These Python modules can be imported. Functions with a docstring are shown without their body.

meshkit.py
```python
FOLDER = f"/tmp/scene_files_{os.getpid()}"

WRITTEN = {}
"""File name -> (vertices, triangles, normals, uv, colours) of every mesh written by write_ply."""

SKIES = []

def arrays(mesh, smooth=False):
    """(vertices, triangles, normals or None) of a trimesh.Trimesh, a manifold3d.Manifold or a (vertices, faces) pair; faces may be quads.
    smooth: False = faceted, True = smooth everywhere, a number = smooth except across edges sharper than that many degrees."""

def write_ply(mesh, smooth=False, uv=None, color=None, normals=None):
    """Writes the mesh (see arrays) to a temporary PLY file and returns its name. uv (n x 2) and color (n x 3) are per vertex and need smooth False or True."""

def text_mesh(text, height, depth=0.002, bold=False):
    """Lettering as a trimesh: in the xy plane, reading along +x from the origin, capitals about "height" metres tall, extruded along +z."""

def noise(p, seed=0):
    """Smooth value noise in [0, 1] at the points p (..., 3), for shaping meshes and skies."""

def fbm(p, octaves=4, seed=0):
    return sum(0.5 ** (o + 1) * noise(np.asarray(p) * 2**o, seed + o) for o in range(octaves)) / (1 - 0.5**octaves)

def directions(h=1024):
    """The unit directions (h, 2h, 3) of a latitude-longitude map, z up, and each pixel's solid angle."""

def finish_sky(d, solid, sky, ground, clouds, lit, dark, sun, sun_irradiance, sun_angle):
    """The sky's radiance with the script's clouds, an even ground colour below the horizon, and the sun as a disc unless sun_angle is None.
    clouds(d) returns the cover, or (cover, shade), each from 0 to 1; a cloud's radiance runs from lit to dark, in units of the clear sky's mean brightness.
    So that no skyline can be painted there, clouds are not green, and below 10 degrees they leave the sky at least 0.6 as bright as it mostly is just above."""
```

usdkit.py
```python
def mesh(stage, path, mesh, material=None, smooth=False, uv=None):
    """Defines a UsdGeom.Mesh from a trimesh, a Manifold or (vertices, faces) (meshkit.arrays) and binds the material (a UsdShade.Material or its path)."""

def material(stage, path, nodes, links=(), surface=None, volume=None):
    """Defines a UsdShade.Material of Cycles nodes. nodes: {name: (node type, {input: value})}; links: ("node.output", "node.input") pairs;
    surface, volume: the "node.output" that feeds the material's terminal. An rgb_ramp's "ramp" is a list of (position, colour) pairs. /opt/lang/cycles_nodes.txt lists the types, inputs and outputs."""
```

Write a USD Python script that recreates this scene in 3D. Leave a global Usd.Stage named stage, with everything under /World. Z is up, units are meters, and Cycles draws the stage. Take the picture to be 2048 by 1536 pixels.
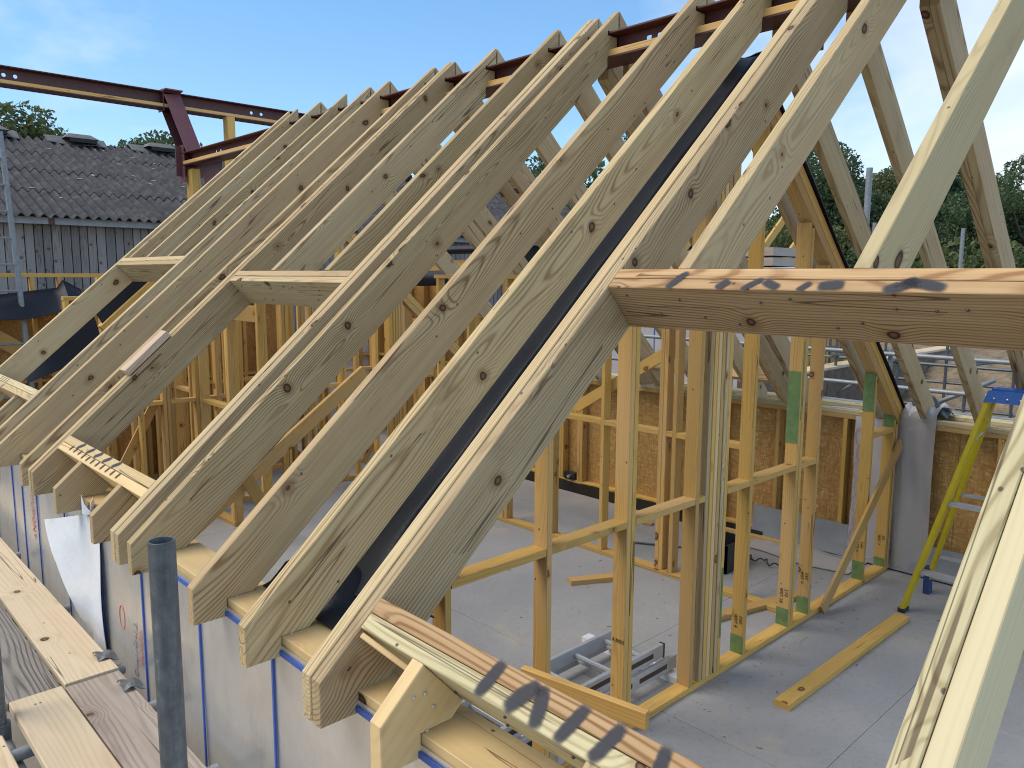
import math, random
import numpy as np, trimesh, usdkit, meshkit
from pxr import Usd, UsdGeom, UsdLux, UsdShade, Gf, Sdf, Vt

stage = Usd.Stage.CreateInMemory()
UsdGeom.SetStageUpAxis(stage, 'Z'); UsdGeom.SetStageMetersPerUnit(stage, 1.0)
UsdGeom.Xform.Define(stage, '/World'); UsdGeom.Scope.Define(stage, '/World/Looks')
R = random.Random(7); NR = np.random.default_rng(11)

# ---------------------------------------------------------------- camera, sky, sun, exposure
cam = UsdGeom.Camera.Define(stage, '/World/camera')
cam.CreateHorizontalApertureAttr(36.0); cam.CreateFocalLengthAttr(36.0 * 1569.0 / 2048.0)
cam.CreateClippingRangeAttr((0.05, 2000.0)); cam.CreateFStopAttr(0.0); cam.CreateFocusDistanceAttr(5.0)
right, up = np.array([0.68849, 0.72523, 0.00554]), np.array([-0.10253, 0.08977, 0.99067])
right /= np.linalg.norm(right); up -= right * (up @ right); up /= np.linalg.norm(up); back = np.cross(right, up)
cam.AddTransformOp().Set(Gf.Matrix4d(*right, 0, *up, 0, *back, 0, 0, 0, 0, 1))
cam.CreateExposureAttr(0.58)

SUN = np.array([-0.40, -0.58, 0.90]); SUN /= np.linalg.norm(SUN)
s_el, s_rot = math.asin(SUN[2]), math.atan2(SUN[0], SUN[1])
dome = UsdLux.DomeLight.Define(stage, '/World/sky')
dome.GetPrim().SetCustomDataByKey('kind', 'structure')
sky_m = usdkit.material(stage, '/World/Looks/sky', {
    'sky': ('sky_texture', {'sky_type': 'single_scattering', 'sun_disc': False, 'sun_elevation': s_el, 'sun_rotation': s_rot, 'air_density': 0.8, 'aerosol_density': 0.0, 'ozone_density': 1.6}),
    'tc': ('texture_coordinate', {}),
    'map': ('mapping', {'scale': (1.0, 1.0, 2.2), 'location': (3.1, 6.3, 1.5)}),
    'n': ('noise_texture', {'scale': 1.55, 'detail': 7.0, 'roughness': 0.56, 'distortion': 0.25}),
    'r': ('rgb_ramp', {'ramp': [(0.0, (0, 0, 0)), (0.45, (0, 0, 0)), (0.57, (0.5,) * 3), (0.72, (0.92,) * 3), (1.0, (0.97,) * 3)]}),
    'm': ('mix_color', {'use_clamp': False, 'b': (5.6, 5.9, 6.3)}),
    'gm': ('gamma', {'gamma': 0.6}), 'hs': ('hsv', {'saturation': 1.55, 'value': 2.2, 'fac': 1.0}),
    'bg': ('background_shader', {'strength': 0.125})},
    [('tc.generated', 'map.vector'), ('map.vector', 'n.vector'), ('n.fac', 'r.fac'), ('r.color', 'm.fac'), ('sky.color', 'gm.color'), ('gm.color', 'hs.color'), ('hs.color', 'm.a'), ('m.result', 'bg.color')],
    surface='bg.background')
UsdShade.MaterialBindingAPI.Apply(dome.GetPrim()).Bind(sky_m)
sun = UsdLux.DistantLight.Define(stage, '/World/sun')
sun.CreateNormalizeAttr(True); sun.CreateIntensityAttr(0.60); sun.CreateAngleAttr(38.0); sun.CreateColorAttr(Gf.Vec3f(1.0, 0.92, 0.79))
z_ = SUN; x_ = np.cross([0, 0, 1], z_); x_ /= np.linalg.norm(x_); y_ = np.cross(z_, x_)
sun.AddTransformOp().Set(Gf.Matrix4d(*x_, 0, *y_, 0, *z_, 0, 0, 0, 0, 1))

# ---------------------------------------------------------------- materials
def mat(name, nodes, links, surface='p.BSDF', volume=None):
    return usdkit.material(stage, '/World/Looks/' + name, nodes, links, surface=surface)

def plain(name, col, rough=0.6, metal=0.0, noise=0.0, scale=8.0, bump=0.0, spec=0.5, col2=None):
    nodes = {'p': ('principled_bsdf', {'base_color': col, 'roughness': rough, 'metallic': metal, 'specular_ior_level': spec})}
    links = []
    if noise or bump:
        nodes['tc'] = ('texture_coordinate', {}); nodes['n'] = ('noise_texture', {'scale': scale, 'detail': 5.0, 'roughness': 0.62})
        links += [('tc.object', 'n.vector')]
        if noise:
            c2 = col2 or tuple(c * (1 - noise) for c in col)
            nodes['r'] = ('rgb_ramp', {'ramp': [(0.3, c2), (0.7, col)]}); links += [('n.fac', 'r.fac'), ('r.color', 'p.base_color')]
        if bump:
            nodes['b'] = ('bump', {'strength': 0.6, 'distance': bump}); links += [('n.fac', 'b.height'), ('b.normal', 'p.normal')]
    return mat(name, nodes, links)

def wood(name, light, dark, knot=(0.085, 0.042, 0.02), pitch=0.013, contrast=1.0, tone=0.28, knots=1.0, rough=0.78, pink=0.35, pinkcol=None, stain=None, stain_amt=0.0):
    """Flat-sawn softwood: growth rings about a pith that wanders along local x, streaks, knots with rings bent around them, nail holes."""
    pinkcol = pinkcol or (light[0] * 0.86, light[1] * 0.72, light[2] * 0.66)
    n = {
        'tc': ('texture_coordinate', {}), 'oi': ('object_info', {}), 's': ('separate_xyz', {}),
        'sn': ('separate_xyz', {}), 'nza': ('math', {'math_type': 'absolute'}), 'nzb': ('math', {'math_type': 'greater_than', 'value2': 0.6}), 'yo': ('math', {'math_type': 'add', 'value2': 7.31}), 'fz': ('mix_float', {}),
        'dn': ('separate_color', {}), 'don': ('math', {'math_type': 'greater_than', 'value2': 0.72}), 'dm': ('math', {'math_type': 'multiply'}),
        'rx': ('math', {'math_type': 'multiply_add', 'value2': 37.0, 'value3': 0.0}), 'x1': ('math', {'math_type': 'add'}),
        'ry': ('math', {'math_type': 'multiply_add', 'value2': 917.0, 'value3': 0.0}), 'ryf': ('math', {'math_type': 'fraction'}),
        'ryo': ('math', {'math_type': 'multiply_add', 'value2': 0.16, 'value3': -0.08}), 'y1': ('math', {'math_type': 'add'}),
        'rzf': ('math', {'math_type': 'fraction'}), 'rz': ('math', {'math_type': 'multiply_add', 'value2': 3713.0, 'value3': 0.0}),
        'rzo': ('math', {'math_type': 'multiply_add', 'value2': 0.22, 'value3': -0.11}), 'z1': ('math', {'math_type': 'add'}),
        'v': ('combine_xyz', {}),
        'mw': ('mapping', {'scale': (0.55, 1.6, 1.6)}), 'nw': ('noise_texture', {'scale': 1.0, 'detail': 2.0, 'roughness': 0.5}),
        'wsub': ('vector_math', {'math_type': 'subtract', 'vector2': (0.5, 0.5, 0.5)}), 'wsc': ('vector_math', {'math_type': 'scale', 'scale': 0.22}),
        'vw': ('vector_math', {'math_type': 'add'}),
        'wave': ('wave_texture', {'wave_type': 'rings', 'rings_direction': 'x', 'profile': 'sine', 'scale': 0.314 / pitch, 'distortion': 0.0, 'detail': 0.0}),
        # knots
        'kx': ('math', {'math_type': 'multiply_add', 'value2': 0.78, 'value3': 0.0}),
        'kv': ('combine_xyz', {}), 'kn': ('noise_texture', {'scale': 9.0, 'detail': 1.0}), 'kns': ('vector_math', {'math_type': 'scale', 'scale': 0.05}), 'kva': ('vector_math', {'math_type': 'add'}),
        'vor': ('voronoi_texture', {'dimensions': '2D', 'feature': 'f1', 'scale': 3.1, 'randomness': 1.0}),
        'sc': ('separate_color', {}), 'on': ('math', {'math_type': 'greater_than', 'value2': 1.0 - 0.62 * knots}),
        'kph': ('map_range', {'range_type': 'smoothstep', 'from_min': 0.0, 'from_max': 0.26, 'to_min': 15.0, 'to_max': 0.0}), 'kpm': ('math', {'math_type': 'multiply'}),
        'kcore': ('map_range', {'range_type': 'smoothstep', 'from_min': 0.040, 'from_max': 0.056, 'to_min': 1.0, 'to_max': 0.0}), 'kcm': ('math', {'math_type': 'multiply'}), 'kvr': ('math', {'math_type': 'multiply_add', 'value2': 1.15, 'value3': 0.35}), 'kdv': ('math', {'math_type': 'divide'}),
        'khalo': ('map_range', {'range_type': 'smoothstep', 'from_min': 0.04, 'from_max': 0.13, 'to_min': 0.55, 'to_max': 0.0}), 'khm': ('math', {'math_type': 'multiply'}),
        # streaks and tone
        'ms': ('mapping', {'scale': (1.1, 70.0, 70.0)}), 'ns': ('noise_texture', {'scale': 1.0, 'detail': 3.0, 'roughness': 0.6}),
        'mt': ('mapping', {'scale': (0.9, 3.0, 5.0)}), 'nt': ('noise_texture', {'scale': 1.0, 'detail': 3.0, 'roughness': 0.55}),
        'wr': ('rgb_ramp', {'ramp': [(0.0, (0, 0, 0)), (0.5, (0.10,) * 3), (0.8, (0.5,) * 3), (0.95, (1, 1, 1)), (1.0, (1, 1, 1))]}),
        'fa': ('map_range', {'from_min': 0.32, 'from_max': 0.66, 'to_min': 0.25 * contrast, 'to_max': 0.95 * contrast, 'clamp': True}), 'mv': ('mapping', {'scale': (1.7, 9.0, 9.0), 'location': (5.0, 3.0, 1.0)}), 'nv': ('noise_texture', {'scale': 1.0, 'detail': 3.0, 'roughness': 0.6}), 'f1': ('math', {'math_type': 'multiply'}), 'f2': ('map_range', {'from_min': 0.35, 'from_max': 0.75, 'to_min': 0.0, 'to_max': 0.38 * contrast, 'clamp': True}), 'fs': ('math', {'math_type': 'add', 'use_clamp': True}),
        'c1': ('mix_color', {'a': light, 'b': dark}), 'ft': ('map_range', {'range_type': 'smoothstep', 'from_min': 0.42, 'from_max': 0.68, 'to_min': 0.0, 'to_max': pink}),
        'c2': ('mix_color', {'b': pinkcol}), 'c3': ('mix_color', {'b': (dark[0] * 0.85, dark[1] * 0.68, dark[2] * 0.6)}), 'c4': ('mix_color', {}), 'krim': ('map_range', {'range_type': 'smoothstep', 'from_min': 0.012, 'from_max': 0.040}), 'kcol': ('mix_color', {'a': (knot[0] * 1.9, knot[1] * 2.0, knot[2] * 2.0), 'b': (knot[0] * 0.5, knot[1] * 0.5, knot[2] * 0.5)}),
        'val': ('math', {'math_type': 'multiply_add', 'value2': tone, 'value3': 1.0 - tone * 0.55}), 'hsv': ('hsv', {'saturation': 1.0, 'fac': 1.0}),
        'vd': ('voronoi_texture', {'dimensions': '2D', 'feature': 'f1', 'scale': 6.5}), 'dot': ('map_range', {'from_min': 0.022, 'from_max': 0.04, 'to_min': 0.85, 'to_max': 0.0, 'clamp': True}), 'c5': ('mix_color', {'b': (0.05, 0.04, 0.03)}),
        'b': ('bump', {'strength': 0.35, 'distance': 0.0015}),
        'p': ('principled_bsdf', {'roughness': rough, 'specular_ior_level': 0.28})}
    L = [('tc.object', 's.vector'), ('oi.random', 'rx.value1'), ('s.x', 'x1.value1'), ('rx.value', 'x1.value2'),
         ('oi.random', 'ry.value1'), ('ry.value', 'ryf.value1'), ('ryf.value', 'ryo.value1'), ('s.y', 'y1.value1'), ('ryo.value', 'y1.value2'),
         ('oi.random', 'rz.value1'), ('rz.value', 'rzf.value1'), ('rzf.value', 'rzo.value1'), ('s.z', 'z1.value1'), ('rzo.value', 'z1.value2'),
         ('x1.value', 'v.x'), ('y1.value', 'v.y'), ('z1.value', 'v.z'),
         ('v.vector', 'mw.vector'), ('mw.vector', 'nw.vector'), ('nw.color', 'wsub.vector1'), ('wsub.vector', 'wsc.vector1'), ('v.vector', 'vw.vector1'), ('wsc.vector', 'vw.vector2'),
         ('vw.vector', 'wave.vector'),
         ('x1.value', 'kx.value1'), ('kx.value', 'kv.x'), ('tc.normal', 'sn.vector'), ('sn.z', 'nza.value1'), ('nza.value', 'nzb.value1'), ('s.y', 'yo.value1'), ('nzb.value', 'fz.fac'), ('s.z', 'fz.a'), ('yo.value', 'fz.b'), ('fz.result', 'kv.y'), ('v.vector', 'kn.vector'), ('kn.color', 'kns.vector1'), ('kv.vector', 'kva.vector1'), ('kns.vector', 'kva.vector2'), ('kva.vector', 'vor.vector'),
         ('vor.color', 'sc.color'), ('sc.r', 'on.value1'), ('vor.distance', 'kph.value'), ('kph.result', 'kpm.value1'), ('on.value', 'kpm.value2'), ('kpm.value', 'wave.phase'),
         ('sc.g', 'kvr.value1'), ('vor.distance', 'kdv.value1'), ('kvr.value', 'kdv.value2'), ('kdv.value', 'kcore.value'), ('kcore.result', 'kcm.value1'), ('on.value', 'kcm.value2'), ('vor.distance', 'khalo.value'), ('khalo.result', 'khm.value1'), ('on.value', 'khm.value2'),
         ('v.vector', 'ms.vector'), ('ms.vector', 'ns.vector'), ('v.vector', 'mt.vector'), ('mt.vector', 'nt.vector'),
         ('wave.fac', 'wr.fac'), ('wr.color', 'f1.value1'), ('v.vector', 'mv.vector'), ('mv.vector', 'nv.vector'), ('nv.fac', 'fa.value'), ('fa.result', 'f1.value2'), ('ns.fac', 'f2.value'), ('f1.value', 'fs.value1'), ('f2.result', 'fs.value2'), ('fs.value', 'c1.fac'),
         ('nt.fac', 'ft.value'), ('ft.result', 'c2.fac'), ('c1.result', 'c2.a'), ('khm.value', 'c3.fac'), ('c2.result', 'c3.a'), ('kdv.value', 'krim.value'), ('krim.result', 'kcol.fac'), ('kcol.result', 'c4.b'), ('kcm.value', 'c4.fac'), ('c3.result', 'c4.a'),
         ('oi.random', 'val.value1'), ('val.value', 'hsv.value'), ('c4.result', 'hsv.color'),
         ('kv.vector', 'vd.vector'), ('vd.distance', 'dot.value'), ('vd.color', 'dn.color'), ('dn.g', 'don.value1'), ('dot.result', 'dm.value1'), ('don.value', 'dm.value2'), ('dm.value', 'c5.fac'), ('hsv.color', 'c5.a'), ('ns.fac', 'b.height'), ('b.normal', 'p.normal')]
    n.update({'mc': ('mapping', {'scale': (0.45, 20.0, 20.0)}), 'nc': ('noise_texture', {'scale': 1.0, 'detail': 1.0}), 'c_a': ('math', {'math_type': 'subtract', 'value2': 0.5}), 'c_b': ('math', {'math_type': 'absolute'}),
              'c_l': ('map_range', {'from_min': 0.004, 'from_max': 0.012, 'to_min': 0.75, 'to_max': 0.0, 'clamp': True}), 'mg': ('mapping', {'scale': (0.8, 2.5, 2.5), 'location': (9.0, 2.0, 4.0)}), 'ng': ('noise_texture', {'scale': 1.0, 'detail': 1.0}),
              'c_g': ('math', {'math_type': 'greater_than', 'value2': 0.57}), 'c_m': ('math', {'math_type': 'multiply'}), 'c7': ('mix_color', {'b': (knot[0] * 0.6, knot[1] * 0.6, knot[2] * 0.6)}),
              'md': ('mapping', {'scale': (2.2, 7.0, 7.0), 'location': (1.0, 7.0, 2.0)}), 'nd': ('noise_texture', {'scale': 1.0, 'detail': 5.0, 'roughness': 0.7}), 'd_r': ('map_range', {'range_type': 'smoothstep', 'from_min': 0.56, 'from_max': 0.75, 'to_min': 0.0, 'to_max': 0.42}), 'c8': ('mix_color', {'b': (dark[0] * 0.75, dark[1] * 0.75, dark[2] * 0.85)})})
    L += [('v.vector', 'mc.vector'), ('mc.vector', 'nc.vector'), ('nc.fac', 'c_a.value1'), ('c_a.value', 'c_b.value1'), ('c_b.value', 'c_l.value'), ('v.vector', 'mg.vector'), ('mg.vector', 'ng.vector'), ('ng.fac', 'c_g.value1'), ('c_l.result', 'c_m.value1'), ('c_g.value', 'c_m.value2'),
          ('c_m.value', 'c7.fac'), ('c5.result', 'c7.a'), ('v.vector', 'md.vector'), ('md.vector', 'nd.vector'), ('nd.fac', 'd_r.value'), ('d_r.result', 'c8.fac'), ('c7.result', 'c8.a')]
    out = 'c8.result'
    if stain:
        n['mst'] = ('mapping', {'scale': (1.3, 9.0, 7.0), 'location': (3.0, 1.0, 5.0)}); n['nst'] = ('noise_texture', {'scale': 1.0, 'detail': 4.0, 'roughness': 0.65})
        n['rst'] = ('map_range', {'range_type': 'smoothstep', 'from_min': 0.55, 'from_max': 0.72, 'to_min': 0.0, 'to_max': stain_amt}); n['c6'] = ('mix_color', {'b': stain})
        L += [('v.vector', 'mst.vector'), ('mst.vector', 'nst.vector'), ('nst.fac', 'rst.value'), ('rst.result', 'c6.fac'), (out, 'c6.a')]; out = 'c6.result'
    L.append((out, 'p.base_color'))
    return mat(name, n, L)

TREATED = [wood('treated_timber_a', (0.49, 0.375, 0.20), (0.225, 0.14, 0.06), pitch=0.010),
           wood('treated_timber_b', (0.47, 0.345, 0.185), (0.22, 0.13, 0.058), pitch=0.008, pink=0.55, pinkcol=(0.38, 0.255, 0.135)),
           wood('treated_timber_c', (0.49, 0.375, 0.215), (0.23, 0.148, 0.07), pitch=0.011, pink=0.25, stain=(0.24, 0.21, 0.11), stain_amt=0.2),
           wood('treated_timber_d', (0.52, 0.40, 0.22), (0.27, 0.175, 0.08), pitch=0.009, contrast=0.8, pink=0.45)]
TR_WARM = wood('trimmer_timber', (0.52, 0.335, 0.17), (0.25, 0.13, 0.05), pitch=0.010, contrast=1.1, pink=0.3, knots=1.0)
TR_GREEN = wood('trimmer_timber_pale', (0.58, 0.50, 0.29), (0.34, 0.27, 0.14), pitch=0.011, stain=(0.22, 0.24, 0.12), stain_amt=0.3)
CLS = [wood('framing_timber_a', (0.60, 0.365, 0.095), (0.41, 0.225, 0.05), pitch=0.011, contrast=0.55, knot=(0.16, 0.075, 0.03), knots=0.7, pink=0.3, pinkcol=(0.56, 0.34, 0.14), tone=0.3, rough=0.65),
       wood('framing_timber_b', (0.56, 0.34, 0.105), (0.38, 0.205, 0.055), pitch=0.010, contrast=0.6, knot=(0.16, 0.075, 0.03), knots=0.8, pink=0.5, pinkcol=(0.52, 0.33, 0.16), tone=0.32, rough=0.65)]
PLY = wood('plate_timber', (0.62, 0.45, 0.22), (0.48, 0.31, 0.13), pitch=0.03, contrast=0.45, knots=0.5, rough=0.55)
DECK_NEW = wood('scaffold_board_new', (0.58, 0.465, 0.315), (0.45, 0.335, 0.20), pitch=0.018, contrast=0.65, knots=0.4, stain=(0.42, 0.30, 0.17), stain_amt=0.55)
DECK_OLD = wood('scaffold_board_old', (0.235, 0.21, 0.18), (0.085, 0.07, 0.055), pitch=0.016, contrast=1.1, knots=0.6, stain=(0.12, 0.10, 0.085), stain_amt=0.6, pink=0.2)
DECK_WEATHER = wood('scaffold_board_weathered', (0.40, 0.335, 0.275), (0.21, 0.165, 0.13), pitch=0.02, contrast=0.8, knots=0.4, stain=(0.22, 0.165, 0.14), stain_amt=0.7, pink=0.3)
CLAD = wood('weathered_cladding', (0.215, 0.20, 0.19), (0.11, 0.10, 0.095), pitch=0.02, contrast=0.9, knots=0.9, tone=0.5, pink=0.25, pinkcol=(0.24, 0.20, 0.17))

OSB = mat('oriented_strand_board', {
    'tc': ('texture_coordinate', {}), 'n0': ('noise_texture', {'scale': 4.0, 'detail': 2.0}), 'add': ('vector_math', {'math_type': 'multiply_add', 'vector2': (0.12, 0.12, 0.12)}),
    'm1': ('mapping', {'rotation': (0.0, 0.0, 0.5), 'scale': (16.0, 75.0, 80.0)}), 'v1': ('voronoi_texture', {'scale': 1.0}),
    'm2': ('mapping', {'rotation': (0.4, 0.9, -0.7), 'scale': (80.0, 70.0, 15.0)}), 'v2': ('voronoi_texture', {'scale': 1.0}),
    's1': ('separate_color', {}), 's2': ('separate_color', {}), 'mx': ('math', {'math_type': 'multiply'}), 'sq': ('math', {'math_type': 'power', 'value2': 0.8}),
    'r': ('rgb_ramp', {'ramp': [(0.0, (0.35, 0.175, 0.045)), (0.22, (0.42, 0.225, 0.06)), (0.55, (0.48, 0.27, 0.08)), (0.85, (0.56, 0.345, 0.125)), (1.0, (0.68, 0.48, 0.22))]}),
    'b': ('bump', {'strength': 0.3, 'distance': 0.001}), 'p': ('principled_bsdf', {'roughness': 0.62})},
    [('tc.object', 'n0.vector'), ('n0.color', 'add.vector1'), ('tc.object', 'add.vector3'), ('add.vector', 'm1.vector'), ('add.vector', 'm2.vector'), ('m1.vector', 'v1.vector'), ('m2.vector', 'v2.vector'),
     ('v1.color', 's1.color'), ('v2.color', 's2.color'), ('s1.r', 'mx.value1'), ('s2.g', 'mx.value2'), ('mx.value', 'sq.value1'), ('sq.value', 'r.fac'), ('r.color', 'p.base_color'), ('sq.value', 'b.height'), ('b.normal', 'p.normal')])

FLOOR = mat('grey_floor_board', {
    'g': ('geometry', {}), 'n': ('noise_texture', {'scale': 1.1, 'detail': 6.0, 'roughness': 0.65}), 'n2': ('noise_texture', {'scale': 34.0, 'detail': 4.0, 'roughness': 0.7}),
    'r': ('rgb_ramp', {'ramp': [(0.3, (0.275, 0.268, 0.262)), (0.55, (0.315, 0.306, 0.297)), (0.75, (0.36, 0.34, 0.318))]}),
    'r2': ('rgb_ramp', {'ramp': [(0.30, (0.86,) * 3), (0.5, (1, 1, 1))]}),
    'ms': ('mapping', {'scale': (0.9, 0.9, 0.9), 'location': (4.0, 2.0, 0.0)}), 'n3': ('noise_texture', {'scale': 1.4, 'detail': 6.0, 'roughness': 0.7}), 'r3': ('map_range', {'range_type': 'smoothstep', 'from_min': 0.54, 'from_max': 0.70, 'to_min': 0.0, 'to_max': 0.75}),
    'mu': ('mix_color', {'blend_type': 'multiply', 'fac': 1.0}), 'du': ('mix_color', {'b': (0.40, 0.345, 0.27)}),
    'rr': ('map_range', {'from_min': 0.3, 'from_max': 0.7, 'to_min': 0.34, 'to_max': 0.55}), 'b': ('bump', {'strength': 0.2, 'distance': 0.002}), 'p': ('principled_bsdf', {'specular_ior_level': 0.35})},
    [('g.position', 'n.vector'), ('g.position', 'n2.vector'), ('n.fac', 'r.fac'), ('n2.fac', 'r2.fac'), ('r.color', 'mu.a'), ('r2.color', 'mu.b'), ('g.position', 'ms.vector'), ('ms.vector', 'n3.vector'), ('n3.fac', 'r3.value'), ('r3.result', 'du.fac'), ('mu.result', 'du.a'), ('du.result', 'p.base_color'), ('n.fac', 'rr.value'), ('rr.result', 'p.roughness'), ('n2.fac', 'b.height'), ('b.normal', 'p.normal')])

FOIL = mat('reflective_foil', {
    'g': ('geometry', {}), 'n': ('noise_texture', {'scale': 2.2, 'detail': 4.0, 'roughness': 0.6}), 'mp': ('mapping', {'scale': (3.5, 1.0, 0.8), 'rotation': (0.0, 0.55, 0.0)}), 'n2': ('noise_texture', {'scale': 1.3, 'detail': 5.0, 'roughness': 0.65}),
    'r': ('rgb_ramp', {'ramp': [(0.3, (0.60, 0.585, 0.56)), (0.7, (0.73, 0.715, 0.69))]}), 'rr': ('map_range', {'from_min': 0.3, 'from_max': 0.7, 'to_min': 0.26, 'to_max': 0.44}),
    'b': ('bump', {'strength': 0.6, 'distance': 0.02}), 'b2': ('bump', {'strength': 0.26, 'distance': 0.012}), 'p': ('principled_bsdf', {'metallic': 0.82, 'roughness': 0.35})},
    [('g.position', 'n.vector'), ('g.position', 'mp.vector'), ('mp.vector', 'n2.vector'), ('n.fac', 'r.fac'), ('r.color', 'p.base_color'), ('n2.fac', 'rr.value'), ('rr.result', 'p.roughness'), ('n.fac', 'b.height'), ('n2.fac', 'b2.height'), ('b.normal', 'b2.normal'), ('b2.normal', 'p.normal')])
BLUE_INK = plain('blue_tape', (0.03, 0.085, 0.34), 0.45)
RED_INK = plain('red_ink', (0.55, 0.13, 0.09), 0.6)
GREY_INK = plain('grey_ink', (0.33, 0.29, 0.27), 0.6)
BLACK_INK = plain('black_ink', (0.03, 0.025, 0.02), 0.6)
WHITE_SHEET = plain('white_sheet', (0.72, 0.73, 0.75), 0.35, noise=0.12, scale=3.0, bump=0.02)
POLY = mat('clear_polythene', {
    'g': ('geometry', {}), 'n': ('noise_texture', {'scale': 7.0, 'detail': 4.0, 'roughness': 0.6, 'distortion': 0.8}), 'b': ('bump', {'strength': 0.7, 'distance': 0.012}),
    't': ('transparent_bsdf', {'color': (0.92, 0.92, 0.92)}), 'p': ('principled_bsdf', {'base_color': (0.55, 0.51, 0.48), 'roughness': 0.13, 'specular_ior_level': 0.9}), 'm': ('mix_closure', {'fac': 0.6})},
    [('g.position', 'n.vector'), ('n.fac', 'b.height'), ('b.normal', 'p.normal'), ('t.BSDF', 'm.closure1'), ('p.BSDF', 'm.closure2')], surface='m.closure')
FOIL_SOFT = plain('foil_board', (0.56, 0.535, 0.53), 0.36, metal=0.35, noise=0.15, scale=2.5, bump=0.02)
DPM_GREY = plain('grey_membrane', (0.30, 0.31, 0.32), 0.32, noise=0.18, scale=5.0, bump=0.02)
DPC = plain('black_membrane', (0.007, 0.008, 0.011), 0.5, noise=0.4, scale=3.0, bump=0.02, spec=0.3)
DPC_BLUE = plain('black_blue_membrane', (0.008, 0.010, 0.017), 0.45, noise=0.3, scale=4.0, bump=0.004, spec=0.35)
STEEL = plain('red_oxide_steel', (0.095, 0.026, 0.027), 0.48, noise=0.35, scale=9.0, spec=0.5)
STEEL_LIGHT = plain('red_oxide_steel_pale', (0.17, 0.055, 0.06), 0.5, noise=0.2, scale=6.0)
GALV = plain('galvanised_tube', (0.26, 0.275, 0.285), 0.52, metal=0.3, noise=0.3, scale=22.0, bump=0.002)
GALV_DARK = mat('weathered_tube', {
    'tc': ('texture_coordinate', {}), 'mp': ('mapping', {'scale': (7.0, 60.0, 60.0)}), 'n': ('noise_texture', {'scale': 1.0, 'detail': 5.0, 'roughness': 0.65}), 'n2': ('noise_texture', {'scale': 38.0, 'detail': 5.0, 'roughness': 0.7}), 'mx': ('mix_float', {'fac': 0.5}),
    'r': ('rgb_ramp', {'ramp': [(0.28, (0.055, 0.06, 0.062)), (0.48, (0.10, 0.107, 0.11)), (0.62, (0.15, 0.157, 0.16)), (0.70, (0.38, 0.38, 0.37))]}), 'b': ('bump', {'strength': 0.3, 'distance': 0.0008}), 'p': ('principled_bsdf', {'roughness': 0.5, 'metallic': 0.35})},
    [('tc.object', 'mp.vector'), ('mp.vector', 'n.vector'), ('tc.object', 'n2.vector'), ('n.fac', 'mx.a'), ('n2.fac', 'mx.b'), ('mx.result', 'r.fac'), ('r.color', 'p.base_color'), ('n2.fac', 'b.height'), ('b.normal', 'p.normal')])
ALU = plain('aluminium', (0.60, 0.61, 0.62), 0.35, metal=0.8, noise=0.12, scale=12.0)
ALU_DULL = plain('aluminium_dull', (0.50, 0.50, 0.50), 0.5, metal=0.5, noise=0.15, scale=12.0)
LABEL_BLACK = plain('black_label', (0.03, 0.022, 0.02), 0.4)
YELLOW = plain('yellow_fibreglass', (0.50, 0.375, 0.010), 0.42, noise=0.12, scale=10.0)
BLUE_PLASTIC = plain('blue_plastic', (0.025, 0.10, 0.36), 0.4, noise=0.12, scale=14.0)
NAVY = plain('navy_plastic', (0.02, 0.045, 0.13), 0.5)
BLACK_PLASTIC = plain('black_plastic', (0.02, 0.02, 0.022), 0.4)
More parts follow.
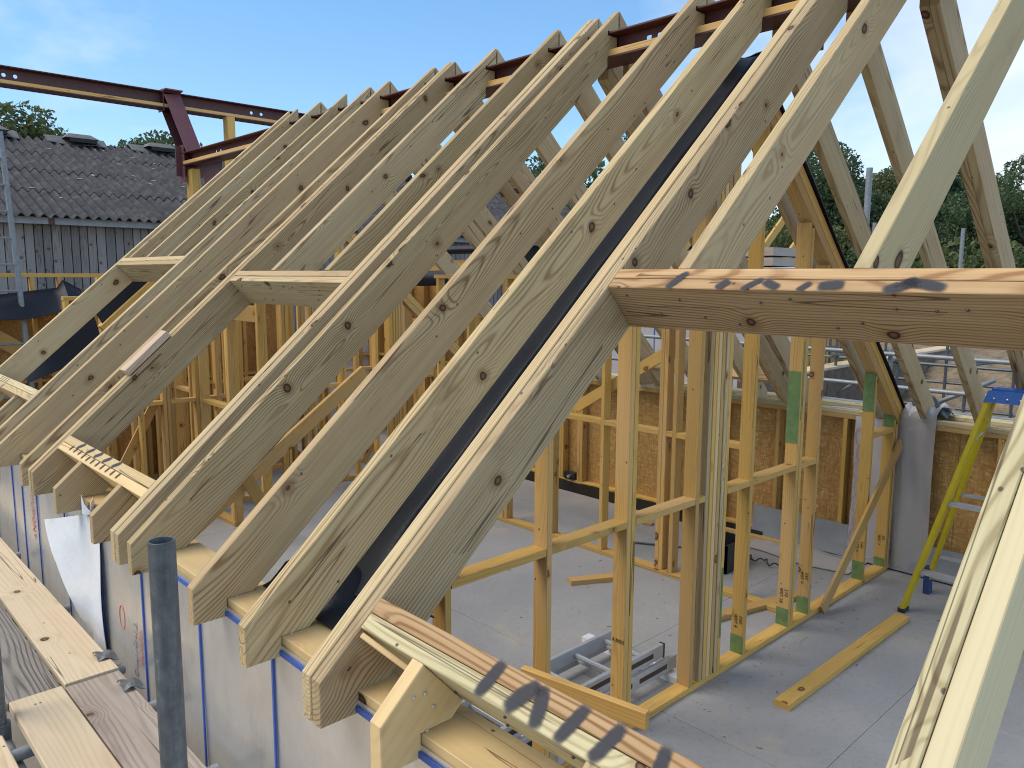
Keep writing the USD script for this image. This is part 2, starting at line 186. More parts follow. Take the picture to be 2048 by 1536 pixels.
GREEN_PAINT = plain('green_spray_paint', (0.15, 0.24, 0.08), 0.65, noise=0.4, scale=14.0)
ZINC = plain('zinc_fixing', (0.62, 0.62, 0.62), 0.3, metal=0.8)
ROOF = mat('fibre_cement_sheet', {
    'g': ('geometry', {}), 'n': ('noise_texture', {'scale': 5.0, 'detail': 6.0, 'roughness': 0.7}), 'n2': ('noise_texture', {'scale': 30.0, 'detail': 3.0, 'roughness': 0.7}),
    'r': ('rgb_ramp', {'ramp': [(0.28, (0.030, 0.029, 0.031)), (0.5, (0.055, 0.053, 0.056)), (0.7, (0.105, 0.10, 0.098))]}), 'r2': ('rgb_ramp', {'ramp': [(0.0, (0, 0, 0)), (0.70, (0, 0, 0)), (0.80, (0.55,) * 3)]}), 'm': ('mix_color', {'b': (0.22, 0.22, 0.20)}),
    'b': ('bump', {'strength': 0.5, 'distance': 0.02}), 'p': ('principled_bsdf', {'roughness': 0.9, 'specular_ior_level': 0.2})},
    [('g.position', 'n.vector'), ('g.position', 'n2.vector'), ('n.fac', 'r.fac'), ('n2.fac', 'r2.fac'), ('r.color', 'm.a'), ('r2.color', 'm.fac'), ('m.result', 'p.base_color'), ('n2.fac', 'b.height'), ('b.normal', 'p.normal')])
LICHEN = plain('white_lichen', (0.75, 0.75, 0.72), 0.9)
RIDGE_CAP = plain('ridge_capping', (0.16, 0.155, 0.15), 0.9, noise=0.4, scale=9.0, bump=0.02)
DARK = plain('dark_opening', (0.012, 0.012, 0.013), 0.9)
GUTTER = plain('grey_gutter', (0.24, 0.25, 0.26), 0.5, noise=0.3, scale=5.0)
SOIL = plain('excavated_soil', (0.29, 0.215, 0.13), 0.95, noise=0.62, scale=5.5, bump=0.25, col2=(0.12, 0.085, 0.05))
SOIL_DARK = plain('dark_soil', (0.17, 0.12, 0.085), 0.95, noise=0.5, scale=5.0, bump=0.06)
GRAVEL = plain('site_ground', (0.27, 0.235, 0.19), 0.95, noise=0.45, scale=1.2, bump=0.05)
GRASS = plain('grass', (0.075, 0.11, 0.03), 0.95, noise=0.5, scale=0.8, bump=0.1)
CONCRETE = plain('grey_concrete', (0.27, 0.28, 0.28), 0.85, noise=0.25, scale=3.0, bump=0.005)
BARK = plain('bark', (0.10, 0.08, 0.06), 0.95, noise=0.5, scale=6.0, bump=0.03)
SAW = plain('sawdust', (0.42, 0.32, 0.19), 0.9)
SPRAY = mat('black_spray_paint', {
    'a': ('attribute', {'attribute': 'fade'}), 'tc': ('texture_coordinate', {}), 'n': ('noise_texture', {'scale': 60.0, 'detail': 4.0, 'roughness': 0.7}), 'n1': ('math', {'math_type': 'multiply_add', 'value2': 0.5, 'value3': -0.25}), 'ad': ('math', {'math_type': 'add'}),
    'mr': ('map_range', {'range_type': 'smoothstep', 'from_min': 0.08, 'from_max': 0.80, 'to_min': 0.0, 'to_max': 0.93}), 't': ('transparent_bsdf', {}), 'p': ('principled_bsdf', {'base_color': (0.030, 0.030, 0.035), 'roughness': 0.75}), 'm': ('mix_closure', {})},
    [('tc.object', 'n.vector'), ('n.fac', 'n1.value1'), ('n1.value', 'ad.value1'), ('a.fac', 'ad.value2'), ('ad.value', 'mr.value'), ('mr.result', 'm.fac'), ('t.BSDF', 'm.closure1'), ('p.BSDF', 'm.closure2')], surface='m.closure')

def leaf_mat(name, c1, c2):
    return mat(name, {'g': ('geometry', {}), 'r': ('rgb_ramp', {'ramp': [(0.0, c1), (1.0, c2)]}), 'n': ('noise_texture', {'scale': 0.55, 'detail': 3.0}), 'ad': ('mix_float', {'fac': 0.6}),
                      'd': ('principled_bsdf', {'roughness': 0.55, 'specular_ior_level': 0.3}), 't': ('translucent_bsdf', {}), 'm': ('mix_closure', {'fac': 0.3})},
               [('g.random_per_island', 'ad.a'), ('g.position', 'n.vector'), ('n.fac', 'ad.b'), ('ad.result', 'r.fac'), ('r.color', 'd.base_color'), ('r.color', 't.color'), ('d.BSDF', 'm.closure1'), ('t.BSDF', 'm.closure2')], surface='m.closure')
LEAF_DARK = leaf_mat('dark_leaves', (0.045, 0.075, 0.032), (0.13, 0.175, 0.075))
LEAF_MID = leaf_mat('olive_leaves', (0.062, 0.086, 0.030), (0.19, 0.21, 0.08))
LEAF_CYP = leaf_mat('conifer_leaves', (0.030, 0.066, 0.042), (0.075, 0.13, 0.072))

# ---------------------------------------------------------------- helpers
taken = {}
def path_of(parent, name):
    base = parent.GetPath() if parent is not None else Sdf.Path('/World')
    key = (str(base), name); k = taken.get(key, 0); taken[key] = k + 1
    return f"{base}/{name}" + (f"_{k:03d}" if k else '')

def tag(prim, label=None, cat=None, group=None, kind=None):
    p = prim.GetPrim() if hasattr(prim, 'GetPrim') else prim
    for k, v in (('label', label), ('category', cat), ('group', group), ('kind', kind)):
        if v: p.SetCustomDataByKey(k, v)
    return p

def origin_of(prim):
    if prim is None: return np.zeros(3)
    return ORI.get(str(prim.GetPath()), np.zeros(3))
ORI = {}

def thing(name, label, cat, loc=(0, 0, 0), group=None, kind=None):
    x = UsdGeom.Xform.Define(stage, path_of(None, name)); x.AddTranslateOp().Set(Gf.Vec3d(*map(float, loc)))
    ORI[str(x.GetPath())] = np.array(loc, float)
    return tag(x, label, cat, group, kind)

def obj(name, mesh, m, parent=None, xf=None, smooth=False, uv=None):
    """mesh in local coordinates; xf = (3x3 with columns = local axes, origin) in world coordinates. A parent Xform only ever has a translation."""
    p = usdkit.mesh(stage, path_of(parent, name), mesh, m, smooth=smooth)
    o = origin_of(parent); A, t = (np.eye(3), np.zeros(3)) if xf is None else xf
    t = np.asarray(t, float) - o
    if xf is not None or np.abs(o).max() > 0:
        A = np.asarray(A, float)
        p.AddTransformOp().Set(Gf.Matrix4d(*map(float, A[:, 0]), 0, *map(float, A[:, 1]), 0, *map(float, A[:, 2]), 0, *map(float, t), 1))
        if xf is not None: ORI[str(p.GetPath())] = None
    else:
        ORI[str(p.GetPath())] = np.zeros(3)
    return p.GetPrim()

def sub(name, mesh_world, m, parent, smooth=False):
    """A part given in world coordinates under a thing that has only a translation."""
    return obj(name, mesh_world, m, parent, smooth=smooth)

def prism_x(prof, L):
    """A closed profile (n x 2 in y, z, counter-clockwise) run along x from 0 to L."""
    n = len(prof); v = np.zeros((2 * n, 3)); v[:n, 1:] = prof; v[n:, 1:] = prof; v[n:, 0] = L
    f = []
    for i in range(n):
        j = (i + 1) % n; f += [[i, j, n + j], [i, n + j, n + i]]
    for i in range(1, n - 1): f += [[0, i + 1, i], [n, n + i, n + i + 1]]
    return v, np.array(f)

def board_mesh(L, w, h, c=0.0025):
    y, z = w / 2, h / 2; c = min(c, y * 0.4, z * 0.4)
    v, f = prism_x(np.array([(-y + c, -z), (y - c, -z), (y, -z + c), (y, z - c), (y - c, z), (-y + c, z), (-y, z - c), (-y, -z + c)]), L)
    return v, f[:, ::-1]

def frame(P0, P1, upv):
    P0, P1 = np.asarray(P0, float), np.asarray(P1, float); x = P1 - P0; L = np.linalg.norm(x); x /= L
    z = np.asarray(upv, float); z = z - x * (z @ x); z /= np.linalg.norm(z); y = np.cross(z, x)
    return np.stack([x, y, z], 1), P0, L

def fixwind(v, f):
    t = trimesh.Trimesh(v, f, process=False); trimesh.repair.fix_normals(t); return t

def board(name, P0, P1, w, h, upv, m, parent=None, c=0.0025):
    """A board from P0 to P1 (centre line), w across and h along upv."""
    A, o, L = frame(P0, P1, upv)
    v, f = board_mesh(L, w, h, c)
    return obj(name, (v, f[:, ::-1]), m, parent, xf=(A, o))

def box_mesh(lo, hi):
    return trimesh.creation.box(bounds=[np.minimum(lo, hi), np.maximum(lo, hi)])

def box(name, lo, hi, m, parent): return sub(name, box_mesh(lo, hi), m, parent)

def tube_mesh(pts, r, sides=10, cap=True):
    p = np.asarray(pts, float); n = len(p); t = np.gradient(p, axis=0); t /= np.linalg.norm(t, axis=1, keepdims=True)
    ref = np.array([0, 0, 1.0]) if abs(t[0][2]) < 0.9 else np.array([1.0, 0, 0])
    a = np.cross(t, ref); a /= np.linalg.norm(a, axis=1, keepdims=True); b = np.cross(t, a)
    rr = np.broadcast_to(r, (n,)); ang = np.arange(sides) * 2 * np.pi / sides
    v = (p[:, None] + rr[:, None, None] * (np.cos(ang)[None, :, None] * a[:, None] + np.sin(ang)[None, :, None] * b[:, None])).reshape(-1, 3)
    f = []
    for i in range(n - 1):
        for j in range(sides):
            k = (j + 1) % sides; f += [[i * sides + j, i * sides + k, (i + 1) * sides + k], [i * sides + j, (i + 1) * sides + k, (i + 1) * sides + j]]
    if cap:
        for j in range(1, sides - 1): f += [[0, j + 1, j], [(n - 1) * sides, (n - 1) * sides + j, (n - 1) * sides + j + 1]]
    return fixwind(v, np.array(f)) if cap else trimesh.Trimesh(v, np.array(f), process=False)

def tube(name, P0, P1, r, m, parent, sides=12): return sub(name, tube_mesh([P0, P1], r, sides), m, parent, smooth=40)

def poly_prism(poly, w, c=0.0025):
    """A polygon in (x, z), extruded along y from -w/2 to w/2 with its long edges chamfered."""
    from shapely.geometry import Polygon
    P = np.asarray(poly, float)
    area = 0.5 * np.sum(P[:, 0] * np.roll(P[:, 1], -1) - np.roll(P[:, 0], -1) * P[:, 1])
    if area < 0: P = P[::-1]
    n = len(P); e = np.roll(P, -1, 0) - P; e /= np.linalg.norm(e, axis=1, keepdims=True); nrm = np.stack([-e[:, 1], e[:, 0]], 1)
    Q = np.zeros_like(P)
    for i in range(n):
        n0, n1 = nrm[i - 1], nrm[i]; b = n0 + n1; d = 1 + n0 @ n1
        Q[i] = P[i] + c * (b / max(d, 0.35))
    rings = [(Q, -w / 2), (P, -w / 2 + c), (P, w / 2 - c), (Q, w / 2)]
    v = np.vstack([np.stack([r[:, 0], np.full(n, y), r[:, 1]], 1) for r, y in rings]); f = []
    for k in range(3):
        for i in range(n):
            j = (i + 1) % n; a, b_, cc, dd = k * n + i, k * n + j, (k + 1) * n + j, (k + 1) * n + i; f += [[a, b_, cc], [a, cc, dd]]
    tri = trimesh.creation.triangulate_polygon(Polygon(Q), engine='earcut')
    tv, tf = tri; idx = [int(np.argmin(np.linalg.norm(Q - p, axis=1))) for p in tv]
    for t in tf:
        a, b_, cc = (idx[k] for k in t); f += [[a, b_, cc], [3 * n + a, 3 * n + cc, 3 * n + b_]]
    return fixwind(v, np.array(f))

def sheet(fn, nu, nv, th=0.004):
    """A thin closed sheet over fn(u, v) with thickness th along its normal."""
    U, V = np.meshgrid(np.linspace(0, 1, nu), np.linspace(0, 1, nv), indexing='ij')
    P = np.array([fn(u, v) for u, v in zip(U.ravel(), V.ravel())], float).reshape(nu, nv, 3)
    du, dv = np.gradient(P, axis=0), np.gradient(P, axis=1); N = np.cross(du, dv); N /= np.linalg.norm(N, axis=2, keepdims=True) + 1e-12
    a, b = (P + N * th / 2).reshape(-1, 3), (P - N * th / 2).reshape(-1, 3); f = []
    I = lambda i, j: i * nv + j
    for i in range(nu - 1):
        for j in range(nv - 1):
            q = [I(i, j), I(i + 1, j), I(i + 1, j + 1), I(i, j + 1)]; f += [[q[0], q[1], q[2]], [q[0], q[2], q[3]]]; k = nu * nv
            f += [[k + q[0], k + q[2], k + q[1]], [k + q[0], k + q[3], k + q[2]]]
    rim = [I(i, 0) for i in range(nu)] + [I(nu - 1, j) for j in range(1, nv)] + [I(i, nv - 1) for i in range(nu - 2, -1, -1)] + [I(0, j) for j in range(nv - 2, 0, -1)]
    k = nu * nv
    for i in range(len(rim)):
        a0, b0 = rim[i], rim[(i + 1) % len(rim)]; f += [[a0, k + a0, k + b0], [a0, k + b0, b0]]
    return fixwind(np.vstack([a, b]), np.array(f))

def text_on(parent, txt, height, o, xdir, ydir, m, name='lettering', depth=0.0012):
    t = meshkit.text_mesh(txt, height, depth); xdir, ydir = np.asarray(xdir, float), np.asarray(ydir, float)
    A = np.stack([xdir, ydir, np.cross(xdir, ydir)], 1); v = np.array(t.vertices) @ A.T + np.asarray(o, float)
    return sub(name, (v, np.array(t.faces)), m, parent)

def spray(parent, centre, axis, across, length, width, nrm, seed=0, curve=0.0):
    """A soft-edged stroke of spray paint lying 1 mm proud of a board."""
    nu, nv = 17, 9; c = np.asarray(centre, float); a = np.asarray(axis, float); a /= np.linalg.norm(a); b = np.asarray(across, float); b /= np.linalg.norm(b)
    V, fade = [], []
    for i in range(nu):
        u = i / (nu - 1) * 2 - 1
        for j in range(nv):
            w = j / (nv - 1) * 2 - 1
            V.append(c + a * (u * length / 2) + b * (w * width / 2 + curve * (1 - u * u)) + np.asarray(nrm) * 0.0012)
            fade.append(max(0.0, 1 - w * w) * max(0.0, 1 - abs(u) ** 3.5))
    f = [[i * nv + j, (i + 1) * nv + j, (i + 1) * nv + j + 1, i * nv + j + 1] for i in range(nu - 1) for j in range(nv - 1)]
    p = sub('spray_mark', (np.array(V), np.array(f)), SPRAY, parent)
    UsdGeom.PrimvarsAPI(p).CreatePrimvar('fade', Sdf.ValueTypeNames.FloatArray, 'vertex').Set(Vt.FloatArray.FromNumpy(np.array(fade, np.float32)))
    return p

# ---------------------------------------------------------------- the roof's geometry
FL = -2.45                                                     # floor level; the camera stands at z = 0
PIT = math.radians(41.951); cp, sp, tp = math.cos(PIT), math.sin(PIT), math.tan(PIT)
TY, TZ, RY = 0.9818, -1.0773, 3.9896; RZ = TZ + (RY - TY) * tp
PLATE = -1.142
def ztop(y): return TZ + (y - TY) * tp if y <= RY else RZ - (y - RY) * tp
def near(y, d=0.0): return np.array([y - d * sp * -1 * -1, 0]) # unused
def sd(y, z):                                                  # near slope: along the slope, and off it
    return ((y - TY) * cp + (z - TZ) * sp, -(y - TY) * sp + (z - TZ) * cp)
def roof(x, y, dn=0.0):                                        # point dn below the near slope's top plane, square under (x, y)
    return np.array([x, y + dn * sp, ztop(y) - dn * cp])
AX_NEAR = np.stack([[0, cp, sp], [-1, 0, 0], [0, -sp, cp]], 1)
AX_FAR = np.stack([[0, -cp, sp], [1, 0, 0], [0, sp, cp]], 1)
UNDER = lambda z: TY + (z - TZ + 0.195 / cp) / tp              # y where a rafter's underside is at height z

FULL = [sd(TY, TZ), sd(TY, -1.208), sd(1.103, -1.208), sd(1.103, PLATE), sd(UNDER(PLATE), PLATE), sd(3.885, TZ + (3.885 - TY) * tp - 0.195 / cp), sd(3.885, 1.331),
        sd(3.972, 1.331), sd(3.972, 1.462), sd(3.885, 1.462), sd(3.885, 1.486), sd(3.984, 1.486), sd(3.984, TZ + (3.984 - TY) * tp)]
def upper_poly(s0): return [(s0, 0), (s0, -0.195)] + FULL[5:]
def lower_poly(s1): return FULL[:5] + [(s1, -0.195), (s1, 0)]

def rafter(x0, plies, poly, label, group=None, far=False, mats=None, name='roof_rafter'):
    A = AX_FAR if far else AX_NEAR; o = np.array([0, 2 * RY - TY if far else TY, TZ])
    w = 0.047
    if plies == 1:
        p = obj(name, poly_prism(poly, w), (mats or [R.choice(TREATED)])[0], None, xf=(A, o + [x0 + w / 2 + R.uniform(-.0015, .0015), 0, 0]))
        return tag(p, label, 'rafter', group)
    t = thing(name, label, 'rafter', (x0 + w, o[1], o[2]), group)
    for k in range(plies):
        dz = 0.004 * (k % 2)
        obj('board', poly_prism([(s, d - dz) for s, d in poly], w - 0.002), (mats or [R.choice(TREATED) for _ in range(plies)])[k], t, xf=(A, o + [x0 + w / 2 + k * w, 0, 0]))
    return t

T = TREATED
S1U = (2.212 - TY) / cp; S1L = (1.112 - TY) / cp - 0.0         # jack rafters meet the trimmers here
SU3, SL3 = (2.338 - TY) / cp, (1.236 - TY) / cp
G_FULL, G_JACK, G_TAIL = 'rafters of the near roof slope', 'jack rafters above the roof window openings', 'rafter tails below the roof window openings'
rafter(-0.445, 2, FULL, 'double pale rafter in the bottom right corner, in front of the step ladder', G_FULL, mats=[TR_GREEN, wood('smooth_pale_timber', (0.62, 0.53, 0.32), (0.50, 0.40, 0.23), contrast=0.4, knots=0.15, pink=0.1)])
rafter(-1.867, 2, FULL, 'double rafter with green stain, left end of both trimmers of the nearest opening', G_FULL, mats=[T[3], T[2]])
rafter(-2.265, 1, FULL, 'single rafter directly over the black membrane strip, knots near its foot', G_FULL, mats=[T[0]])
rafter(-2.671, 1, FULL, 'single pinkish rafter, two places left of the black membrane strip', G_FULL, mats=[T[1]])
rafter(-3.299, 1, FULL, 'single rafter whose foot hangs behind the upright scaffold tube', G_FULL, mats=[T[0]])
rafter(-3.51, 2, FULL, 'double rafter carrying the right ends of the middle opening trimmers', G_FULL, mats=[T[3], T[2]])
rafter(-4.935, 2, FULL, 'double rafter with an offcut nailed on its top edge', G_FULL, mats=[T[0], T[1]])
rafter(-5.137, 1, FULL, 'single reddish rafter close beside the double one with the offcut', G_FULL, mats=[T[1]])
rafter(-5.75, 1, FULL, 'single rafter whose foot touches the left photo edge', G_FULL, mats=[T[1]])
rafter(-6.045, 1, FULL, 'single rafter at the right end of the farthest opening trimmers', G_FULL, mats=[T[2]])
rafter(-7.475, 1, FULL, 'last rafter of the row, left end of the farthest opening trimmers', G_FULL, mats=[T[3]])
rafter(-0.949, 1, upper_poly(S1U), 'yellowish jack rafter crossing the right photo edge, standing on the long upper trimmer', G_JACK, mats=[wood('jack_timber', (0.55, 0.45, 0.25), (0.36, 0.27, 0.14), pitch=0.012, contrast=0.7)])
rafter(-1.530, 1, upper_poly(S1U), 'jack rafter rising from the left part of the long upper trimmer', G_JACK, mats=[T[3]])
rafter(-3.806, 1, upper_poly(S1U), 'right jack rafter standing on the middle opening upper trimmer', G_JACK, mats=[T[0]])
rafter(-4.420, 1, upper_poly(S1U), 'left jack rafter standing on the middle opening upper trimmer', G_JACK, mats=[T[2]])
rafter(-6.410, 1, upper_poly(SU3), 'right jack rafter on the farthest opening upper trimmer', G_JACK, mats=[T[0]])
rafter(-6.885, 1, upper_poly(SU3), 'middle jack rafter on the farthest opening upper trimmer', G_JACK, mats=[T[2]])
rafter(-7.310, 1, upper_poly(SU3), 'left jack rafter on the farthest opening upper trimmer', G_JACK, mats=[T[1]])
rafter(-1.530, 1, lower_poly(S1L), 'short rafter tail under the sprayed trimmer at the bottom of the photo', G_TAIL, mats=[PLY])
rafter(-0.949, 1, lower_poly(S1L), 'short rafter tail cut off by the bottom photo edge, under the sprayed trimmer', G_TAIL, mats=[T[0]])
rafter(-3.806, 1, lower_poly(S1L), 'rafter tail above the loose white sheet, right one of two', G_TAIL, mats=[T[1]])
rafter(-4.420, 1, lower_poly(S1L), 'rafter tail left of the loose white sheet top, under the striped trimmer', G_TAIL, mats=[T[1]])
rafter(-6.410, 1, lower_poly(SL3), 'rafter tail under the farthest opening lower trimmer, at the left photo edge', G_TAIL, mats=[T[2]])

G_FAR = 'rafters of the far roof slope'
far_list = [(-0.949, 1, 'far slope rafter at the right photo edge above the step ladder'), (-1.524, 2, 'double far slope rafter with a gap, right of the crossing jack rafter'),
            (-1.873, 1, 'far slope rafter whose foot ends left of the step ladder top'), (-2.277, 1, 'far slope rafter whose foot ends beside the wrinkled polythene'),
            (-2.671, 1, 'far slope rafter just behind the stud partition'), (-3.299, 1, 'far slope rafter third behind the stud partition'), (-3.51, 2, 'double far slope rafter beyond the stud partition'),
            (-3.806, 1, 'far slope rafter between double ones, right of the middle'), (-4.42, 1, 'far slope rafter between double ones, left of the middle'), (-4.935, 2, 'double far slope rafter left of the middle opening'),
            (-5.137, 1, 'far slope rafter beside the left double one'), (-5.75, 1, 'far slope rafter third from the far end of the roof'), (-6.045, 1, 'far slope rafter second from the far end of the roof'), (-6.885, 1, 'far slope rafter at the far end of the roof')]
for x0, k, lab in far_list: rafter(x0, k, FULL, lab, G_FAR, far=True)
FULL_D = 0.195
for x0, x1, yb, lab in ((-4.838, -3.512, 2.30, 'far slope trimmer seen between near rafters, middle opening'), (-4.838, -3.512, 1.30, 'far slope lower trimmer, middle opening')):
    P = roof(0, yb, FULL_D / 2); y2 = 2 * RY - P[1]
    tag(board('roof_trimmer', (x0, y2, P[2]), (x1, y2, P[2]), 0.047, 0.195, (0, sp, cp), T[1]), lab, 'trimmer', 'trimmers of the far roof slope')

def trimmer(x0, x1, yb, yf, label, mats, group='trimmers of the near roof slope'):
    """Two boards side by side along x, square to the slope, between top-plane lines y = yb (upper) and y = yf (lower)."""
    ym = (yb + yf) / 2; w = (yb - yf) / cp / 2
    c0 = roof(0, ym); t = thing('roof_trimmer', label, 'trimmer', ((x0 + x1) / 2, c0[1], c0[2]), group)
    n = np.array([0, -sp, cp]); s = np.array([0, cp, sp])
    for k, sgn in ((0, 1), (1, -1)):
        c = np.array([0, ym, ztop(ym)]) + s * sgn * w / 2 - n * (FULL_D / 2 + 0.002 * k)
        board('board', c + [x0, 0, 0], c + [x1, 0, 0], w - 0.002, FULL_D, n, mats[k], t)
    return t
nrm = np.array([0, -sp, cp]); slo = np.array([0, cp, sp])
tu = trimmer(-1.771, -0.447, 2.212, 2.142, 'long double trimmer across the upper right with black spray marks', [TR_WARM, TR_WARM])
tl = trimmer(-1.771, -0.447, 1.184, 1.112, 'double trimmer at the bottom with broad black spray letters on top', [TR_WARM, TR_GREEN])
tm = trimmer(-4.839, -3.512, 2.209, 2.140, 'upper double trimmer of the middle roof window opening', [T[1], T[3]])
tml = trimmer(-4.839, -3.512, 1.182, 1.112, 'lower double trimmer of the middle opening with dark striped spray marks', [PLY, PLY])
t3u = trimmer(-7.426, -5.997 - 0.05, 2.338, 2.268, 'upper double trimmer of the farthest roof window opening', [T[3], T[0]])
t3l = trimmer(-7.426, -6.047, 1.306, 1.236, 'lower double trimmer of the farthest opening at the left photo edge', [TR_GREEN, T[3]])
NAIL = plain('nail_head_steel', (0.10, 0.09, 0.085), 0.4, metal=0.6)
for t_, yf, x0, x1, n_ in ((tu, 2.142, -1.74, -0.47, 13), (tl, 1.112, -1.74, -0.47, 8), (tm, 2.140, -4.80, -3.56, 9)):
    for k in range(n_):
        P = roof(x0 + (x1 - x0) * (k + 0.5 + R.uniform(-.35, .35)) / n_, yf, R.choice([0.045, 0.06, 0.13, 0.15]) + R.uniform(-.01, .01))
        obj('nail_head', trimesh.creation.icosphere(1, 0.0045), NAIL, t_, xf=(np.eye(3), P - slo * 0.001))
def mark(t, x, y, ang, L, W, curve=0.0):
    a = np.array([1, 0, 0]) * math.cos(ang) + slo * math.sin(ang); b = -np.array([1, 0, 0]) * math.sin(ang) + slo * math.cos(ang)
    spray(t, np.array([x, y, ztop(y)]), a, b, L, W, nrm, curve=curve)
# lower trimmer: strokes of the sprayed word
for x, y, ang, L, W, c in ((-1.275, 1.148, 1.35, 0.115, 0.046, 0), (-1.165, 1.146, 1.0, 0.115, 0.054, 0.006), (-1.118, 1.145, 1.9, 0.11, 0.048, -0.006), (-1.02, 1.148, 1.25, 0.115, 0.042, 0), (-0.925, 1.148, 1.2, 0.115, 0.042, 0),
                           (-0.80, 1.149, 1.66, 0.115, 0.040, 0), (-0.715, 1.143, 1.1, 0.115, 0.044, 0), (-0.60, 1.150, 0.45, 0.16, 0.056, 0.01)):
    mark(tl, x, y, ang, L, W, c)
for x, y, ang, L, W, c in ((-1.50, 2.168, 1.05, 0.105, 0.042, 0.004), (-1.325, 2.156, 0.9, 0.055, 0.045, 0), (-1.225, 2.156, 0.75, 0.085, 0.034, 0.004), (-1.165, 2.158, -0.5, 0.075, 0.040, 0), (-1.06, 2.153, 0.9, 0.055, 0.030, 0), (-0.985, 2.158, 0.1, 0.085, 0.050, 0),
                           (-0.80, 2.158, 0.5, 0.10, 0.052, 0.0), (-0.745, 2.160, -0.2, 0.13, 0.048, 0.006)):
    mark(tu, x, y, ang, L, W, c)
for i in range(11): mark(tml, -4.66 + 0.078 * i, 1.135 if i > 2 else 1.14, 1.15, 0.042, 0.022)
for x in (-4.56, -4.40, -4.27, -4.13, -3.99): mark(tml, x, 1.165, 0.5, 0.10, 0.034)
for i in range(4): mark(t3l, -7.1 + 0.07 * i, 1.288, 1.2, 0.05, 0.018)
# pale wane strip and OSB packing piece at the left end of the bottom trimmer
tag(board('timber_wedge', roof(-1.765, 1.102, 0.02), roof(-1.60, 1.098, 0.09), 0.016, 0.02, nrm, PLY), 'thin splintered packer under the left end of the sprayed trimmer', 'packer')
# offcut nailed on the double rafter
o0, o1 = roof(-4.93, 1.523, -0.021), roof(-4.93, 1.77, -0.021)
tag(board('timber_offcut', o0 + [0.028, 0, 0], o1 + [0.028, 0, 0], 0.094, 0.040, nrm, wood('pink_offcut', (0.66, 0.52, 0.36), (0.50, 0.33, 0.22), pitch=0.012)), 'short pale offcut fixed on top of a double rafter', 'offcut')

# zinc screw heads on the rafter feet
for x, s_, d_, lab in ((-2.265 + 0.047, 0.07, -0.155, 'bright screw head on the rafter foot beside the membrane'), (-2.671 + 0.047, 0.07, -0.155, 'bright screw head on the pinkish rafter foot'), (-3.76, 0.16, -0.13, 'screw head on the rafter tail by the white sheet'), (-1.483, 0.10, -0.035, 'topmost screw head on the short rafter tail'), (-1.483, 0.125, -0.06, 'screw head nearest the sprayed trimmer on the short tail'), (-1.483, 0.06, -0.14, 'lowest screw head on the short rafter tail'), (-1.483, 0.115, -0.11, 'screw head in the middle of the short rafter tail')):
    P = np.array([x + 0.002, TY + s_ * cp - d_ * sp, TZ + s_ * sp + d_ * cp])
    tag(obj('screw_head', trimesh.creation.icosphere(1, 0.006), ZINC, None, xf=(np.diag([0.35, 1, 1]), P)), lab, 'screw', 'screw heads on the rafter feet')

# ---------------------------------------------------------------- ridge steelwork
def i_beam(parent_name, label, P0, P1, b, h, tf=0.012, tw=0.009, m=STEEL, upv=(0, 0, 1), holes=(), packer=True, sides=(1, -1), group=None):
    A, o, L = frame(P0, P1, upv)
    t = thing(parent_name, label, 'steel beam', tuple((np.asarray(P0) + np.asarray(P1)) / 2), group)
    v, f = board_mesh(L, b, tf, 0.002)
    for nm, z in (('flange', h / 2 - tf / 2), ('flange', -h / 2 + tf / 2)):
        obj(nm, (v + [0, 0, z], f[:, ::-1]), m, t, xf=(A, o))
    from shapely.geometry import Polygon, Point
    web = Polygon([(0, -h / 2 + tf), (L, -h / 2 + tf), (L, h / 2 - tf), (0, h / 2 - tf)])
    for s in holes: web = web.difference(Point(s, 0.018).buffer(0.021, 10))
    w3 = trimesh.creation.extrude_polygon(web, tw, engine='earcut'); V = np.array(w3.vertices); V = np.stack([V[:, 0], V[:, 2] - tw / 2, V[:, 1]], 1)
    obj('web', fixwind(V, np.array(w3.faces)), m, t, xf=(A, o))
    if packer:
        for sg in sides:
            vp, fp = board_mesh(L - 0.1, b / 2 - tw / 2 - 0.004, 0.038, 0.002)
            obj('packer', (vp + [0.05, sg * (b / 4 + tw / 4 + 0.001), -h / 2 + tf + 0.019], fp[:, ::-1]), CLS[1], t, xf=(A, o))
    return t
XE = -10.02
i_beam('ridge_beam', 'dark red steel ridge beam running over the near rafters to the top right', (XE, RY, 1.4035), (2.2, RY, 1.4035), 0.204, 0.155,
       holes=[x - XE for x in (-9.22, -9.10, -6.3, -6.2, -3.02, -2.94, -0.6, 0.9)])
wx = -10.35
i_beam('ridge_beam', 'dark red steel ridge beam of the cross wing against the blue sky', (wx, -2.2, 2.135), (wx, 8.2, 2.135), 0.21, 0.20, holes=[y + 2.2 for y in (2.13, 2.24, 4.98, 5.12, 0.2)])
# cranked connector from the wing beam down to the ridge beam end
A0, A1 = np.array([wx + 0.02, 3.90, 2.16]), np.array([-9.98, 4.00, 1.45])
ct = thing('steel_connector', 'pale red cranked steel member joining the two ridge beams', 'steel connector', tuple((A0 + A1) / 2))
ax = (A1 - A0) / np.linalg.norm(A1 - A0); upn = np.cross(ax, [0, 1, 0]); upn = upn if upn[2] > 0 else -upn
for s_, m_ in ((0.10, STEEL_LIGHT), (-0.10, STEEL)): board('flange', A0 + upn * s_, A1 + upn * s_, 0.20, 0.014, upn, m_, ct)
board('web', A0, A1, 0.010, 0.18, upn, STEEL, ct)
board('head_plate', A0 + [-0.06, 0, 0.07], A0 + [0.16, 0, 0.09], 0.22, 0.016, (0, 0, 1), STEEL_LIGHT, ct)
board('head_plate', A0 + [0.0, -0.105, 0.1], A0 + [0.0, -0.105, -0.16], 0.18, 0.012, (0, 1, 0), STEEL, ct)
